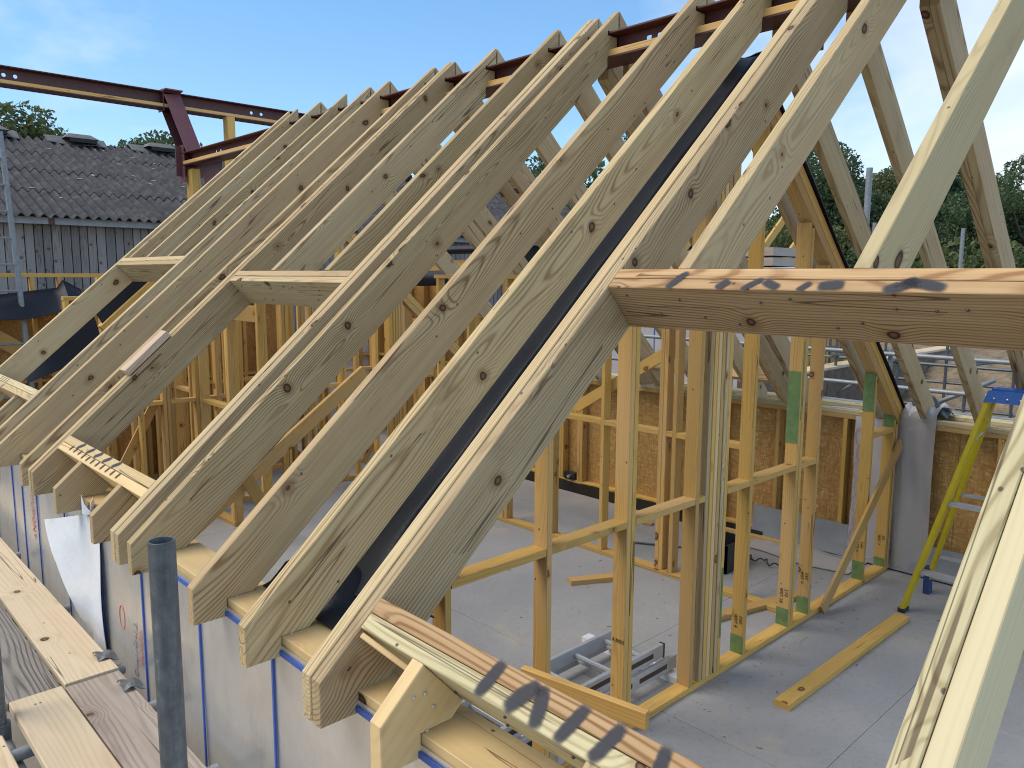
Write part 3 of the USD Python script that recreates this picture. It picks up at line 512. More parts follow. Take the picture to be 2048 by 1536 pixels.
box('end_plate', (-10.06, 3.83, 1.20), (-10.03, 4.15, 1.56), STEEL, ct)
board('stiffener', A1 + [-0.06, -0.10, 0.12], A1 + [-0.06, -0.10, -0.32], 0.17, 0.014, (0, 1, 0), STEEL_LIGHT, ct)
g0 = np.array([-9.45, 4.0, 1.30])
tag(obj('gusset_plate', poly_prism([(-0.30, 0.0), (0.34, 0.0), (0.20, -0.42), (0.05, -0.44)], 0.014), STEEL, None, xf=(np.eye(3), g0)), 'dark red triangular gusset under the far end of the ridge beam', 'steel plate')
tag(board('timber_post', (-9.93, 3.99, FL), (-9.93, 3.99, 1.28), 0.19, 0.10, (0, 1, 0), CLS[0]), 'yellow timber post under the far end of the ridge beam', 'post')
tag(board('timber_post', (-10.25, 4.62, FL), (-10.25, 4.62, 2.03), 0.14, 0.10, (0, 1, 0), CLS[0]), 'yellow timber post under the cross wing ridge beam', 'post')
for x, lab in ((-3.02, 'small dark red cleat under the ridge beam, left of the next rafter top'), (-1.98, 'small dark red cleat under the ridge beam by the double rafter')): tag(sub('beam_cleat', box_mesh((x - 0.03, 3.96, 1.15), (x + 0.03, 4.03, 1.324)), STEEL, None), lab, 'steel plate', 'cleats under the ridge beam')

# ---------------------------------------------------------------- stud walls
def stud(parent, x, y, z0, z1, wx_, wy, m=None, name='stud'):
    return board(name, (x, y, z0), (x, y, z1), wx_, wy, (0, 1, 0), m or R.choice(CLS), parent)

YA = 4.218                                                     # ridge of the spandrel walls, a little behind the roof's
def spandrel_z(y, extra=0.0): return TZ + (min(y, 2 * YA - y) - TY) * tp - (0.43 + extra) / cp
def raking_top(y, dn=0.135): return min(spandrel_z(y - 0.02, dn), spandrel_z(y + 0.02, dn))

def raking(parent, x0, x1, depth, m, y_lo=1.45, plies=2):
    """Sloping plates on both sides of a spandrel wall."""
    for s in (1, -1):
        hh = depth / plies
        for k in range(plies):
            d = hh * (k + 0.5)
            def pt(y): return np.array([(x0 + x1) / 2, YA + s * (y - YA), spandrel_z(y, d)])
            board('raking_plate', pt((y_lo if s > 0 else 1.47) + (0.05 if k else 0)), pt(YA - 0.002), x1 - x0 - 0.004 * k, hh - 0.0015, (0, -sp * s, cp), m[k % len(m)], parent)

CLUSTER = [CLS[0], PLY, CLS[1], T[3]]
def spandrel(name, label, xc, w, ys, rk, cat='stud wall', y0=1.27, y1=6.775, nog_z=-1.276, nog_span=None, nog_skip=()):
    t = thing(name, label, cat, (xc, (y0 + y1) / 2, FL))
    board('sole_plate', (xc, y0, FL + 0.019), (xc, y1, FL + 0.019), w, 0.038, (0, 0, 1), CLS[0], t)
    for (a, b) in ys:
        zt = raking_top((a + b) / 2) - 0.005
        if zt > FL + 0.3: stud(t, xc + R.uniform(-.002, .002), (a + b) / 2, FL + 0.0385, zt, w, b - a - 0.003, m=CLUSTER[len(t.GetChildren()) % 4] if 3.86 < a < 4.11 and xc > -3 else None)
    edges = sorted(ys)
    for (a, b), (c, d) in zip(edges[:-1], edges[1:]):
        if c - b > 0.03 and (nog_span is None or (b >= nog_span[0] - 0.01 and c <= nog_span[1] + 0.01)):
            board('nogging', (xc, b + 0.0005, nog_z), (xc, c - 0.0005, nog_z), w - 0.002, 0.038, (0, 0, 1), R.choice(CLS), t)
    raking(t, rk[0], rk[1], 0.135, CLS, y_lo=1.45 if xc > -3 else 2.3)
    return t

P1S = [(1.30, 1.338), (1.935, 1.973), (2.54, 2.578), (3.14, 3.178), (3.1785, 3.2165), (3.768, 3.806)] + [(3.867 + 0.0405 * i, 3.905 + 0.0405 * i) for i in range(6)] + \
      [(4.37, 4.408), (4.97, 5.008), (5.0085, 5.0465), (5.27, 5.308), (6.21, 6.248), (6.65, 6.688), (6.7, 6.738)]
p1 = spandrel('stud_partition', 'yellow stud partition in the middle of the room with green sprayed stud feet', -2.4755, 0.089, P1S, (-2.525, -2.428), nog_span=(1.3, 5.32))
board('nogging', (-2.4755, 6.2485, -1.235), (-2.4755, 6.6495, -1.235), 0.087, 0.038, (0, 0, 1), CLS[1], p1)
for y, za, zb in ((4.37, -2.41, -2.29), (4.97, -2.41, -2.285), (5.27, -2.41, -2.29), (6.21, -2.41, -2.26), (6.65, -2.41, -2.34), (4.97, -1.11, -0.62), (6.21, -1.035, -0.73), (6.65, -1.232, -1.116)):
    sub('paint_mark', box_mesh((-2.5195, y - 0.0012, za), (-2.4315, y + 0.0005, zb)), GREEN_PAINT, p1)
sub('paint_mark', box_mesh((-2.4312, 4.985, -0.95), (-2.4298, 5.0, -0.42)), GREEN_PAINT, p1)
sub('paint_mark', box_mesh((-2.4312, 4.08, -2.2), (-2.4298, 4.10, -1.75)), GREEN_PAINT, p1)
for y, z, a, b in ((4.37, -2.20, 'WST 8', '240'), (4.97, -2.19, 'WST 18', '170'), (5.27, -2.15, 'WST 9', '240'), (6.21, -2.14, 'WST 9', '140'), (6.65, -2.19, 'WST 7', '20')):
    text_on(p1, a, 0.021, (-2.497, y - 0.002, z + 0.05), (0, 0, -1), (1, 0, 0), BLACK_INK, 'stamp'); text_on(p1, b, 0.021, (-2.462, y - 0.002, z + 0.05), (0, 0, -1), (1, 0, 0), BLACK_INK, 'stamp')
text_on(p1, 'A.N55', 0.02, (-2.512, 3.1385, -1.93), (1, 0, 0), (0, 0, 1), BLACK_INK, 'stamp')
# black membrane over the raking plates
def membrane_near(u, v):
    """Laid on the sloping plate; it slips off and spreads on the wall plate at the bottom."""
    s = u; y = YA + 0.01 - s * (YA + 0.01 - 1.40); flare = max(0.0, (s - 0.80) / 0.20)
    x = -2.56 + 0.142 * min(v / 0.8, 1.0) + 0.004 * math.sin(19 * s); d = -0.006 + 0.03 * max(0.0, v - 0.8) / 0.2 + 0.003 * math.sin(31 * s + 3 * v)
    x += flare ** 1.5 * 0.36 * (v - 0.35); d -= flare ** 1.4 * 0.16 * v
    P = np.array([x, y, spandrel_z(y, d)]); P[2] = max(P[2], PLATE + 0.012 + 0.03 * flare * math.sin(3 * math.pi * v) ** 2); return P
tag(sub('black_membrane', sheet(membrane_near, 70, 11), DPC, None, smooth=60), 'long black membrane strip laid down the near slope of the stud partition', 'membrane')
def heap(u, v):
    x, y = -2.62 + 0.56 * u, 1.235 + 0.32 * v; return np.array([x + 0.05 * v, y, PLATE + 0.012 + (0.10 * math.sin(math.pi * v) * (0.5 + 0.5 * math.sin(5.5 * u + 0.4)) + 0.02 * math.sin(11 * u + 6 * v)) * min(1, 4 * v)])
tag(sub('black_membrane', sheet(heap, 24, 12, 0.004), DPC, None, smooth=60), 'crumpled black membrane end lying on the near wall plate by the double rafter', 'membrane')
def membrane_far(u, v):
    y = YA + 0.012 + u * 2.72; x = -2.555 + v * 0.145
    return np.array([x, y, spandrel_z(y, -0.014 + 0.006 * math.sin(23 * u + 5 * v))])
tag(sub('black_membrane', sheet(membrane_far, 50, 5, 0.008), DPC_BLUE, None, smooth=60), 'black membrane strip along the far slope of the stud partition', 'membrane')
tag(board('diagonal_brace', (-2.40, 5.44, -2.425), (-2.395, 6.72, -1.35), 0.022, 0.10, (0, 1, 0.3), CLS[1]), 'diagonal board leaning against the stud partition near the polythene', 'brace')
tag(board('loose_timber', (-1.978, 4.03, FL + 0.0195), (-1.962, 5.78, FL + 0.0195), 0.095, 0.039, (0, 0, 1), CLS[0]), 'single loose timber lying on the grey floor before the step ladder', 'timber')
tag(board('loose_timber', (-1.50, 1.475, -1.125), (-1.115, 1.545, -1.125), 0.022, 0.05, (0, 0, 1), CLS[1]), 'thin brown board lying behind the sprayed trimmer', 'timber')
tag(board('loose_timber', (-2.90, 4.70, FL + 0.02), (-2.66, 5.62, FL + 0.02), 0.09, 0.038, (0, 0, 1), CLS[1]), 'loose timber on the floor behind the multi-ply studs', 'timber')
tag(board('loose_timber', (-4.05, 4.50, FL + 0.02), (-3.80, 4.95, FL + 0.02), 0.09, 0.04, (0, 0, 1), CLS[1]), 'short timber offcut on the floor before the cross partition', 'timber')
tag(board('loose_timber', (-3.95, 6.53, FL + 0.03), (-3.0, 6.58, FL + 0.03), 0.05, 0.06, (0, 0, 1), CLS[1]), 'long batten lying on the floor along the back wall', 'timber')
tag(board('loose_timber', (-3.30, 1.55, FL + 0.012), (-3.16, 1.72, FL + 0.012), 0.10, 0.022, (0, 0, 1), wood('red_offcut', (0.36, 0.22, 0.13), (0.25, 0.13, 0.07))), 'small reddish offcut on the floor near the black membrane', 'offcut')
tag(board('loose_timber', (-4.62, 6.2, FL + 0.012), (-4.50, 6.22, FL + 0.012), 0.06, 0.022, (0, 0, 1), CLS[1]), 'tiny offcut on the floor by the back wall black strip', 'offcut')

# cross partition along x
p2 = thing('stud_partition', 'cross partition of pale studs behind the main one, with a diagonal brace', 'stud wall', (-4.5, 5.255, FL))
board('sole_plate', (-6.7, 5.255, FL + 0.019), (-2.522, 5.255, FL + 0.019), 0.089, 0.038, (0, 0, 1), CLS[0], p2)
X2 = [(-6.66, -6.622), (-6.16, -6.122), (-5.625, -5.587), (-5.586, -5.548), (-4.96, -4.922), (-4.353, -4.315), (-3.742, -3.704), (-3.703, -3.665), (-3.605, -3.567), (-3.0, -2.962)]
zt2 = raking_top(5.255) - 0.1
for a, b in X2: board('stud', ((a + b) / 2, 5.255, FL + 0.0385), ((a + b) / 2, 5.255, zt2 - 0.05), b - a - 0.001, 0.089, (0, 1, 0), R.choice(CLS), p2)
board('top_plate', (-6.7, 5.255, zt2 - 0.03), (-2.53, 5.255, zt2 - 0.03), 0.089, 0.038, (0, 0, 1), CLS[1], p2)
for (a, b), (c, d) in zip(X2[:-1], X2[1:]):
    if c - b > 0.03: board('nogging', (b + 0.0005, 5.255, -1.258 - 0.0), (c - 0.0005, 5.255, -1.258), 0.087, 0.045, (0, 0, 1), CLS[0], p2)
board('brace', (-5.2, 5.332, -1.455), (-3.67, 5.332, -0.555), 0.022, 0.095, (-0.5, 0, 0.85), CLS[0], p2)

# far spandrel partition
P4S, y = [(1.30, 1.338)], 1.70
while y < 6.6:
    P4S.append((y, y + 0.038))
    if R.random() < 0.55: P4S.append((y + 0.0385, y + 0.0765))
    y += R.choice([0.22, 0.27, 0.33, 0.40])
P4S += [(3.47 + 0.0385 * i, 3.508 + 0.0385 * i) for i in range(2)] + [(5.60 + 0.0385 * i, 5.638 + 0.0385 * i) for i in range(4)]
P4S = sorted(P4S); keep = []
for a, b in P4S:
    if not keep or a >= keep[-1][1] - 1e-6: keep.append((a, b))
p4 = spandrel('stud_partition', 'far yellow stud partition seen between the near rafters on the left', -8.065, 0.089, keep, (-8.115, -8.015))
for y in (2.2, 3.9, 5.2): board('brace', (-8.135, y, -2.3), (-8.135, y + 0.9, -0.7), 0.022, 0.09, (0, -0.85, 0.5), CLS[1], p4)
def mem4(pts):
    """A sheet between two polylines of (y, depth under the roof's top plane) in the wall's face plane, wrapped over its top."""
    A_, B_ = [np.array(p, float) for p in pts]
    def fn(u, v):
        k = u * (len(A_) - 1); i = min(int(k), len(A_) - 2); q = k - i; p = (A_[i] * (1 - q) + A_[i + 1] * q) * (1 - v) + (B_[i] * (1 - q) + B_[i + 1] * q) * v
        return np.array([-8.012 - 0.10 * (1 - v) + 0.02 * math.sin(3 * v + 4 * u), p[0], ztop(p[0]) - p[1] / cp])
    return fn
tag(sub('black_membrane', sheet(mem4([[(3.6, 0.22), (2.5, 0.22), (2.22, 0.22)], [(3.6, 0.56), (2.62, 0.56), (2.36, 0.56)]]), 14, 7, 0.006), DPC_BLUE, None, smooth=60), 'black membrane strip over the far partition below the last rafter', 'membrane')
tag(sub('black_membrane', sheet(mem4([[(2.22, 0.22), (1.95, 0.22), (1.66, 0.24)], [(2.28, 0.54), (1.98, 0.50), (1.64, 0.36)]]), 14, 7, 0.006), DPC_BLUE, None, smooth=60), 'twisted black membrane end tapering down to the farthest lower trimmer', 'membrane')

# studs in front of the far partition: a door frame and short returns
p7 = thing('stud_partition', 'short stud return with a doorway beyond the middle opening', 'stud wall', (-7.2, 3.2, FL))
for x in (-7.94, -7.30, -7.262, -6.62):
    board('stud', (x, 3.2, FL + 0.0385), (x, 3.2, -0.05), 0.038, 0.089, (0, 1, 0), R.choice(CLS), p7)
board('sole_plate', (-7.97, 3.2, FL + 0.019), (-7.25, 3.2, FL + 0.019), 0.089, 0.038, (0, 0, 1), CLS[0], p7)
board('top_plate', (-7.97, 3.2, -0.03), (-6.60, 3.2, -0.03), 0.089, 0.038, (0, 0, 1), CLS[1], p7)
board('lintel', (-7.24, 3.2, -0.35), (-6.64, 3.2, -0.35), 0.089, 0.14, (0, 0, 1), CLS[1], p7)
board('nogging', (-7.92, 3.2, -1.276), (-7.32, 3.2, -1.276), 0.087, 0.038, (0, 0, 1), CLS[0], p7)
# long temporary prop
tag(board('diagonal_brace', (-5.30, 1.50, -2.10), (-5.30, 3.42, -0.755), 0.038, 0.105, (0, -0.6, 0.8), CLS[1]), 'long diagonal prop crossing the room under the near rafters', 'brace')
tag(board('diagonal_brace', (-5.22, 2.28, -1.25), (-5.20, 2.62, -1.92), 0.02, 0.09, (0, 0.85, 0.5), CLS[1]), 'short board nailed across the long diagonal prop', 'brace')

# wing walls beyond
def plain_wall(name, label, x, y0, y1, ztp, step, sheet_mat=None, w=0.089, along='y', nog=True, sheet_top=None):
    t = thing(name, label, 'stud wall', (x, (y0 + y1) / 2, FL) if along == 'y' else ((y0 + y1) / 2, x, FL))
    P = (lambda a, z: (x, a, z)) if along == 'y' else (lambda a, z: (a, x, z))
    uv = (0, 1, 0) if along == 'y' else (0, 1, 0)
    board('sole_plate', P(y0, FL + 0.019), P(y1, FL + 0.019), w, 0.038, (0, 0, 1), CLS[0], t)
    board('top_plate', P(y0, ztp - 0.02), P(y1, ztp - 0.02), w, 0.045, (0, 0, 1), CLS[0], t)
    a = y0 + 0.03; prev = None
    while a < y1:
        A_, B_ = (w, 0.045) if along == 'y' else (0.045, w)
        board('stud', P(a, FL + 0.0385), P(a, ztp - 0.043), A_, B_, uv, R.choice(CLS), t)
        if nog and prev is not None: board('nogging', P(prev + 0.023, -1.27), P(a - 0.023, -1.27), w - 0.004, 0.038, (0, 0, 1), R.choice(CLS), t)
        prev = a; a += step * R.choice([0.55, 1, 1, 1])
    if sheet_mat:
        k = y0
        while k < y1 - 0.1:
            e = min(k + 1.2, y1); lo, hi = FL + 0.02, (sheet_top if sheet_top is not None else ztp - 0.05)
            if along == 'y': box('sheathing_panel', (x - w / 2 - 0.013, k + 0.002, lo), (x - w / 2 - 0.001, e - 0.002, hi), sheet_mat, t)
            else: box('sheathing_panel', (k + 0.002, x + w / 2 + 0.001, lo), (e - 0.002, x + w / 2 + 0.013, hi), sheet_mat, t)
            k = e
    return t
plain_wall('stud_wall', 'stud wall with strand board below its top rail, in front of the old barn', -10.65, 0.2, 3.35, 0.0, 0.52, OSB, sheet_top=-0.45)
plain_wall('stud_wall', 'stud wall backed with strand board and white sheet beyond the far partition', -10.9, 3.6, 8.6, -0.02, 0.40, WHITE_SHEET, sheet_top=-0.9)
plain_wall('stud_wall', 'dense stud wall directly behind the far partition', -9.2, 2.6, 6.7, -0.04, 0.27, None)
plain_wall('stud_wall', 'stud wall with strand board behind the dense far studs', -9.75, 2.4, 5.2, -0.25, 0.4, OSB)
plain_wall('stud_wall', 'cross wing inner stud wall behind the left roof window opening', 3.35, -10.6, -8.2, -0.03, 0.42, None, along='x')
plain_wall('stud_wall', 'cross wing rear stud wall at the end of the back wall', 7.25, -10.8, -8.2, 0.10, 0.40, OSB, along='x')
tag(board('wall_post', (-9.35, 6.75, FL), (-9.35, 6.75, 0.30), 0.14, 0.14, (0, 1, 0), CLS[1]), 'thick timber post under the horizontal black membrane roll', 'post')
hb = thing('header_beam', 'timber header with black membrane rolled over it beyond the rafters', 'header beam', (-9.0, 6.8, 0.2))
board('beam', (-10.4, 6.83, 0.10), (-7.7, 6.83, 0.10), 0.14, 0.22, (0, 0, 1), CLS[1], hb)
for z, h in ((0.33, 0.10), (-0.03, 0.20)):
    sub('membrane_roll', sheet(lambda u, v, z=z, h=h: np.array([-10.3 + 2.6 * u, 6.70 - 0.05 * math.sin(math.pi * v), z - h / 2 + h * v + 0.01 * math.sin(9 * u)]), 18, 7, 0.01), DPC_BLUE, hb, smooth=60)
def drape(u, v):
    y = 1.2 + 1.62 * u; zt = -0.30 + 0.125 * (y - 1.9) if y < 2.62 else -0.12 - 0.6 * (y - 2.62)
    return np.array([-10.60 + 0.30 * v + 0.04 * math.sin(6 * u) * v, y, zt + 0.03 - 0.26 * v ** 1.4 + 0.02 * math.sin(11 * u + 4 * v) * v + (0.02 if v < 0.1 else 0)])
tag(sub('black_membrane', sheet(drape, 26, 10, 0.006), DPC_BLUE, None, smooth=60), 'black membrane draped over a wall at the left photo edge', 'membrane')
tag(sub('black_membrane', sheet(lambda u, v: np.array([-7.3 + 0.35 * u, 1.36 + 0.3 * v, -1.05 + 0.16 * math.sin(math.pi * u) * (1 - v) - 0.05 * v]), 10, 6, 0.006), DPC, None, smooth=60), 'crumpled black membrane beside the farthest lower trimmer', 'membrane')
tag(board('diagonal_brace', (-10.5, 1.75, -0.62), (-10.5, 2.75, -1.35), 0.045, 0.17, (0, 0.6, 0.8), CLS[1]), 'diagonal brace on the strand board wall at the left edge', 'brace')

# ---------------------------------------------------------------- back wall
bw = thing('back_wall', 'low back wall of studs and strand board with pale top plates', 'stud wall', (-3.5, 6.83, FL))
XB0, XB1 = -8.0, 1.6
for k, z in enumerate((PLATE - 0.019, PLATE - 0.0575)): board('top_plate', (XB0, 6.831, z), (XB1, 6.831, z), 0.092 - 0.002 * k, 0.0375, (0, 0, 1), [TR_GREEN, CLS[1]][k], bw)
for k, z in enumerate((PLATE - 0.019, PLATE - 0.0575)): board('outer_plate', (XB0, 7.21, z), (XB1, 7.21, z), 0.15, 0.0375, (0, 0, 1), TR_GREEN, bw)
board('sole_plate', (XB0, 6.831, FL + 0.035), (XB1, 6.831, FL + 0.035), 0.089, 0.045, (0, 0, 1), CLS[0], bw)
for a, b in [(-7.5, -7.46), (-6.9, -6.86), (-6.32, -6.28), (-6.279, -6.24), (-6.02, -5.98), (-5.979, -5.94), (-5.32, -5.28), (-4.72, -4.68), (-4.12, -4.08), (-3.54, -3.50), (-2.91, -2.872), (-2.33, -2.29), (-1.71, -1.67), (-1.1, -1.06), (-0.5, -0.46), (0.1, 0.14), (0.7, 0.74)]:
    stud(bw, (a + b) / 2, 6.831, FL + 0.058, PLATE - 0.0775, b - a - 0.001, 0.089)
k = XB0
while k < XB1:
    e = min(k + 1.2, XB1); box('strand_board', (k + 0.0015, 6.8775, FL + 0.01), (e - 0.0015, 6.889, PLATE - 0.08), OSB, bw); k = e
box('outer_board', (XB0, 7.286, FL), (XB1, 7.30, PLATE - 0.08), CONCRETE, bw)
tag(sub('grey_upstand', sheet(lambda u, v: np.array([-3.72 + 5.2 * u, 6.772 - 0.012 * math.sin(21 * u) * v - 0.03 * (1 - v) ** 3, FL + 0.006 + 0.275 * v + 0.01 * math.sin(13 * u) * v]), 60, 8, 0.004), DPM_GREY, None, smooth=60), 'grey membrane turned up the foot of the back wall', 'membrane')
tag(sub('floor_joint_strip', box_mesh((-3.0, 6.725, FL + 0.004), (1.4, 6.738, FL + 0.010)), BLACK_PLASTIC, None), 'thin black joint strip on the floor along the back wall', 'strip')
def dpc_strip(u, v):
    return np.array([-7.9 + 4.3 * u, 6.53 + 0.25 * v + 0.012 * math.sin(55 * u) * (v > 0.7), FL + 0.006 + 0.03 * v ** 2 + 0.004 * math.sin(40 * u) * v])
tag(sub('black_strip', sheet(dpc_strip, 70, 6, 0.004), DPC, None, smooth=60), 'black damp course strip on the floor along the left back wall', 'membrane')
tag(sub('foil_sheet', sheet(lambda u, v: np.array([-2.42 + 0.26 * u, 6.772 - 0.004 * math.sin(7 * v), FL + 0.03 + 1.25 * v]), 6, 16, 0.003), plain('pink_foil', (0.50, 0.45, 0.42), 0.35, metal=0.3, noise=0.12, scale=3.0, bump=0.01), None, smooth=60), 'pinkish foil strip behind the shiny polythene on the back wall', 'foil sheet')
fs = thing('foil_sheet', 'pinkish grey foil sheet hung on the back wall behind the partition end', 'foil sheet', (-2.6, 6.76, FL))
sub('sheet', sheet(lambda u, v: np.array([-2.79 + 0.37 * u, 6.764 - 0.012 * math.sin(9 * v + 4 * u), FL + 0.03 + 1.24 * v]), 10, 22, 0.004), FOIL_SOFT, fs, smooth=60)
for i in range(7):
    c = np.array([-2.745 + 0.02 * (i % 2), 6.742, -2.25 + 0.15 * i]); a = np.linspace(0.3, 5.6, 14)
    sub('printed_mark', tube_mesh([c + [0.035 * math.cos(t), 0.0, 0.075 * math.sin(t)] for t in a], 0.0022, 5), RED_INK, fs)
def polydrape(u, v):
    x = -2.42 + 0.27 * u
    if v < 0.72: y, z = 6.758 - 0.010 * math.sin(5 * u + 2 * v) - 0.004 * math.sin(17 * u + 9 * v), FL + 0.02 + v / 0.72 * (PLATE + 0.03 - FL)
    else:
        q = (v - 0.72) / 0.28; y, z = 6.758 + 0.46 * q, PLATE + 0.05 + 0.055 * math.sin(math.pi * q) + 0.02 * math.sin(19 * u + 7 * q)
    return np.array([x + 0.003 * math.sin(9 * v), y, z])
tag(sub('polythene_sheet', sheet(polydrape, 22, 44, 0.002), POLY, None, smooth=60), 'shiny wrinkled polythene hanging over the back wall beside the partition', 'polythene')
def bag(u, v):
    x, y = -3.60 + 1.0 * u, 6.72 - 0.42 * v
    return np.array([x, y + 0.03 * math.sin(8 * u), FL + 0.012 + 0.10 * meshkit.fbm(np.array([x * 5.0, y * 6.0, 3.0]), 3) * math.sin(math.pi * min(1, v * 1.1)) * math.sin(math.pi * u) ** 0.5])
tag(sub('black_crumple', sheet(lambda u, v: np.array([-2.50 + 0.36 * u, 6.86 + 0.30 * v, PLATE + 0.02 + 0.14 * math.sin(math.pi * u) * math.sin(math.pi * v) + 0.02 * math.sin(14 * u + 9 * v)]), 16, 12, 0.003), BLACK_PLASTIC, None, smooth=60), 'glossy black sheet end crumpled on the back wall plate', 'sheet')
tag(sub('polythene_sheet', sheet(bag, 40, 14, 0.002), POLY, None, smooth=60), 'crumpled polythene on the floor at the foot of the back wall', 'polythene')
tag(sub('joist_hanger', box_mesh((-3.05, 6.82, PLATE + 0.001), (-2.80, 6.87, PLATE + 0.007)), ZINC, None), 'flat steel strap lying on the back wall top plate', 'strap')
dr = thing('drill_case', 'black tool lying on the sole plate of the back wall', 'tool', (-6.13, 6.80, FL + 0.06))
sub('body', trimesh.creation.box((0.16, 0.07, 0.08), trimesh.transformations.translation_matrix((-6.13, 6.81, FL + 0.10))), BLACK_PLASTIC, dr)
sub('battery', trimesh.creation.cylinder(0.018, 0.075, transform=trimesh.transformations.translation_matrix((-6.115, 6.775, FL + 0.10)) @ trimesh.transformations.rotation_matrix(math.pi / 2, (1, 0, 0))), ZINC, dr)
tb = thing('black_crate', 'black open box on the floor behind the multi-ply studs', 'crate', (-3.45, 5.75, FL))
for lo, hi in (((-3.62, 5.60, FL), (-3.30, 5.62, FL + 0.24)), ((-3.62, 5.93, FL), (-3.30, 5.95, FL + 0.24)), ((-3.62, 5.60, FL), (-3.60, 5.95, FL + 0.24)), ((-3.32, 5.60, FL), (-3.30, 5.95, FL + 0.24))): box('side', lo, hi, BLACK_PLASTIC, tb)
box('bottom', (-3.60, 5.62, FL + 0.002), (-3.32, 5.93, FL + 0.012), BLACK_PLASTIC, tb)
cab = [(-3.55 + 0.012 * i, 6.05 + 0.05 * math.sin(i * 0.5), FL + 0.012 + 0.03 * abs(math.sin(i * 0.8))) for i in range(42)]
tag(sub('cable_tie', tube_mesh(cab, 0.006, 6), BLACK_PLASTIC, None, smooth=60), 'black strapping offcut curling on the floor near the black box', 'strap')
tag(sub('steel_bar', tube_mesh([(-4.35, 5.62, FL + 0.012), (-3.78, 5.95, FL + 0.012)], 0.010, 8), GALV_DARK, None, smooth=60), 'dark bar lying on the floor behind the cross partition', 'bar')

# ---------------------------------------------------------------- near wall with its reflective membrane
nw = thing('outer_wall', 'near outer wall faced with reflective foil under the rafter feet', 'wall', (-4.0, 1.11, -3.0))
lines = [-12.0, -11.4, -10.8, -10.2, -9.6, -9.0, -8.4, -7.76, -7.16, -6.56, -5.96, -5.695, -5.33, -4.715, -4.106, -3.507, -2.870, -2.272, -1.67, -1.07, -0.47, 0.13, 0.73, 1.33]
for a, b in zip(lines[:-1], lines[1:]):
    def foil(u, v, a=a, b=b):
        x = a + (b - a) * u; z = -3.4 + (3.4 - 1.170) * v
        return np.array([x, 1.1035 - 0.010 * math.sin(math.pi * u) * math.sin(math.pi * min(1, v * 1.02)) ** 0.5 - 0.006 * meshkit.noise(np.array([x * 2.3, z * 1.6, 1.0])), z])
    sub('foil_panel', sheet(foil, 9, 26, 0.002), FOIL, nw, smooth=60)
    sub('printed_line', box_mesh((a - 0.005, 1.0905, -3.4), (a + 0.005, 1.0965, -1.20)), BLUE_INK, nw)
box('blue_tape', (-12.0, 1.0925, -1.203), (1.33, 1.097, -1.186), BLUE_INK, nw)
box('sheathing', (-12.0, 1.106, -3.4), (1.33, 1.117, -1.181), OSB, nw)
board('top_plate', (-12.0, 1.187, PLATE - 0.019), (1.33, 1.187, PLATE - 0.019), 0.164, 0.0375, (0, 0, 1), PLY, nw)
board('top_plate', (-12.0, 1.19, PLATE - 0.0575), (1.33, 1.19, PLATE - 0.0575), 0.14, 0.0375, (0, 0, 1), CLS[0], nw)
board('sole_plate', (-12.0, 1.19, FL + 0.019), (1.33, 1.19, FL + 0.019), 0.14, 0.038, (0, 0, 1), CLS[0], nw)
x = -11.7
while x < 1.3: board('stud', (x, 1.19, FL + 0.0385), (x, 1.19, PLATE - 0.077), 0.038, 0.14, (0, 1, 0), CLS[1], nw); x += 0.6
text_on(nw, 'DUPONT', 0.028, (-3.570, 1.0905, -1.585), (0, 0, -1), (1, 0, 0), RED_INK, 'lettering')
text_on(nw, 'Thermo', 0.055, (-3.66, 1.0905, -1.56), (0, 0, -1), (1, 0, 0), GREY_INK, 'lettering')
em = [np.array([-3.80 + 0.036 * math.cos(t), 1.0915, -1.60 + 0.058 * math.sin(t)]) for t in np.linspace(0, 2 * math.pi, 28)]
sub('emblem', tube_mesh(em, 0.002, 5), RED_INK, nw)
em = [np.array([-3.80 + dx, 1.0915, -1.60 + dz]) for dx, dz in ((0, 0.04), (0.022, 0), (0, -0.04), (-0.022, 0), (0, 0.04))]
sub('emblem', tube_mesh(em, 0.0018, 5), RED_INK, nw)
text_on(nw, 'DUPONT', 0.05, (-5.46, 1.0905, -1.34), (0, 0, -1), (1, 0, 0), RED_INK, 'lettering')
# loose white sheet hanging below the rafter tails
L_ = np.array([(-5.01, -1.40), (-4.80, -1.475), (-4.62, -1.555), (-4.48, -1.69), (-4.40, -1.81), (-4.36, -1.90), (-4.32, -2.05), (-4.30, -2.30)])
R_ = np.array([(-4.26, -1.205), (-4.06, -1.27), (-4.045, -1.42), (-4.045, -1.58), (-4.045, -1.72), (-4.045, -1.86), (-4.045, -2.02), (-4.045, -2.30)])
def flap(u, v):
    k = u * 7; i = min(int(k), 6); q = k - i; a = L_[i] * (1 - q) + L_[i + 1] * q; b = R_[i] * (1 - q) + R_[i + 1] * q; p = a * (1 - v) + b * v
    return np.array([p[0], 1.082 - 0.05 * (1 - v) ** 1.5 * math.sin(math.pi * min(1, u * 1.3 + 0.15)) - 0.012 * math.sin(6 * u + 5 * v), p[1]])
tag(sub('white_sheet', sheet(flap, 26, 14, 0.002), WHITE_SHEET, None, smooth=60), 'loose white sheet hanging on the foil wall below the rafter tails', 'sheet')
tag(sub('white_sheet', sheet(lambda u, v: np.array([-4.30 + 0.20 * u, 1.09 - 0.02 * math.sin(9 * u), -1.20 + 0.10 * v * (0.6 + 0.4 * math.sin(12 * u))]), 12, 5, 0.002), WHITE_SHEET, None, smooth=60), 'torn white sheet end tucked under a rafter tail', 'sheet')
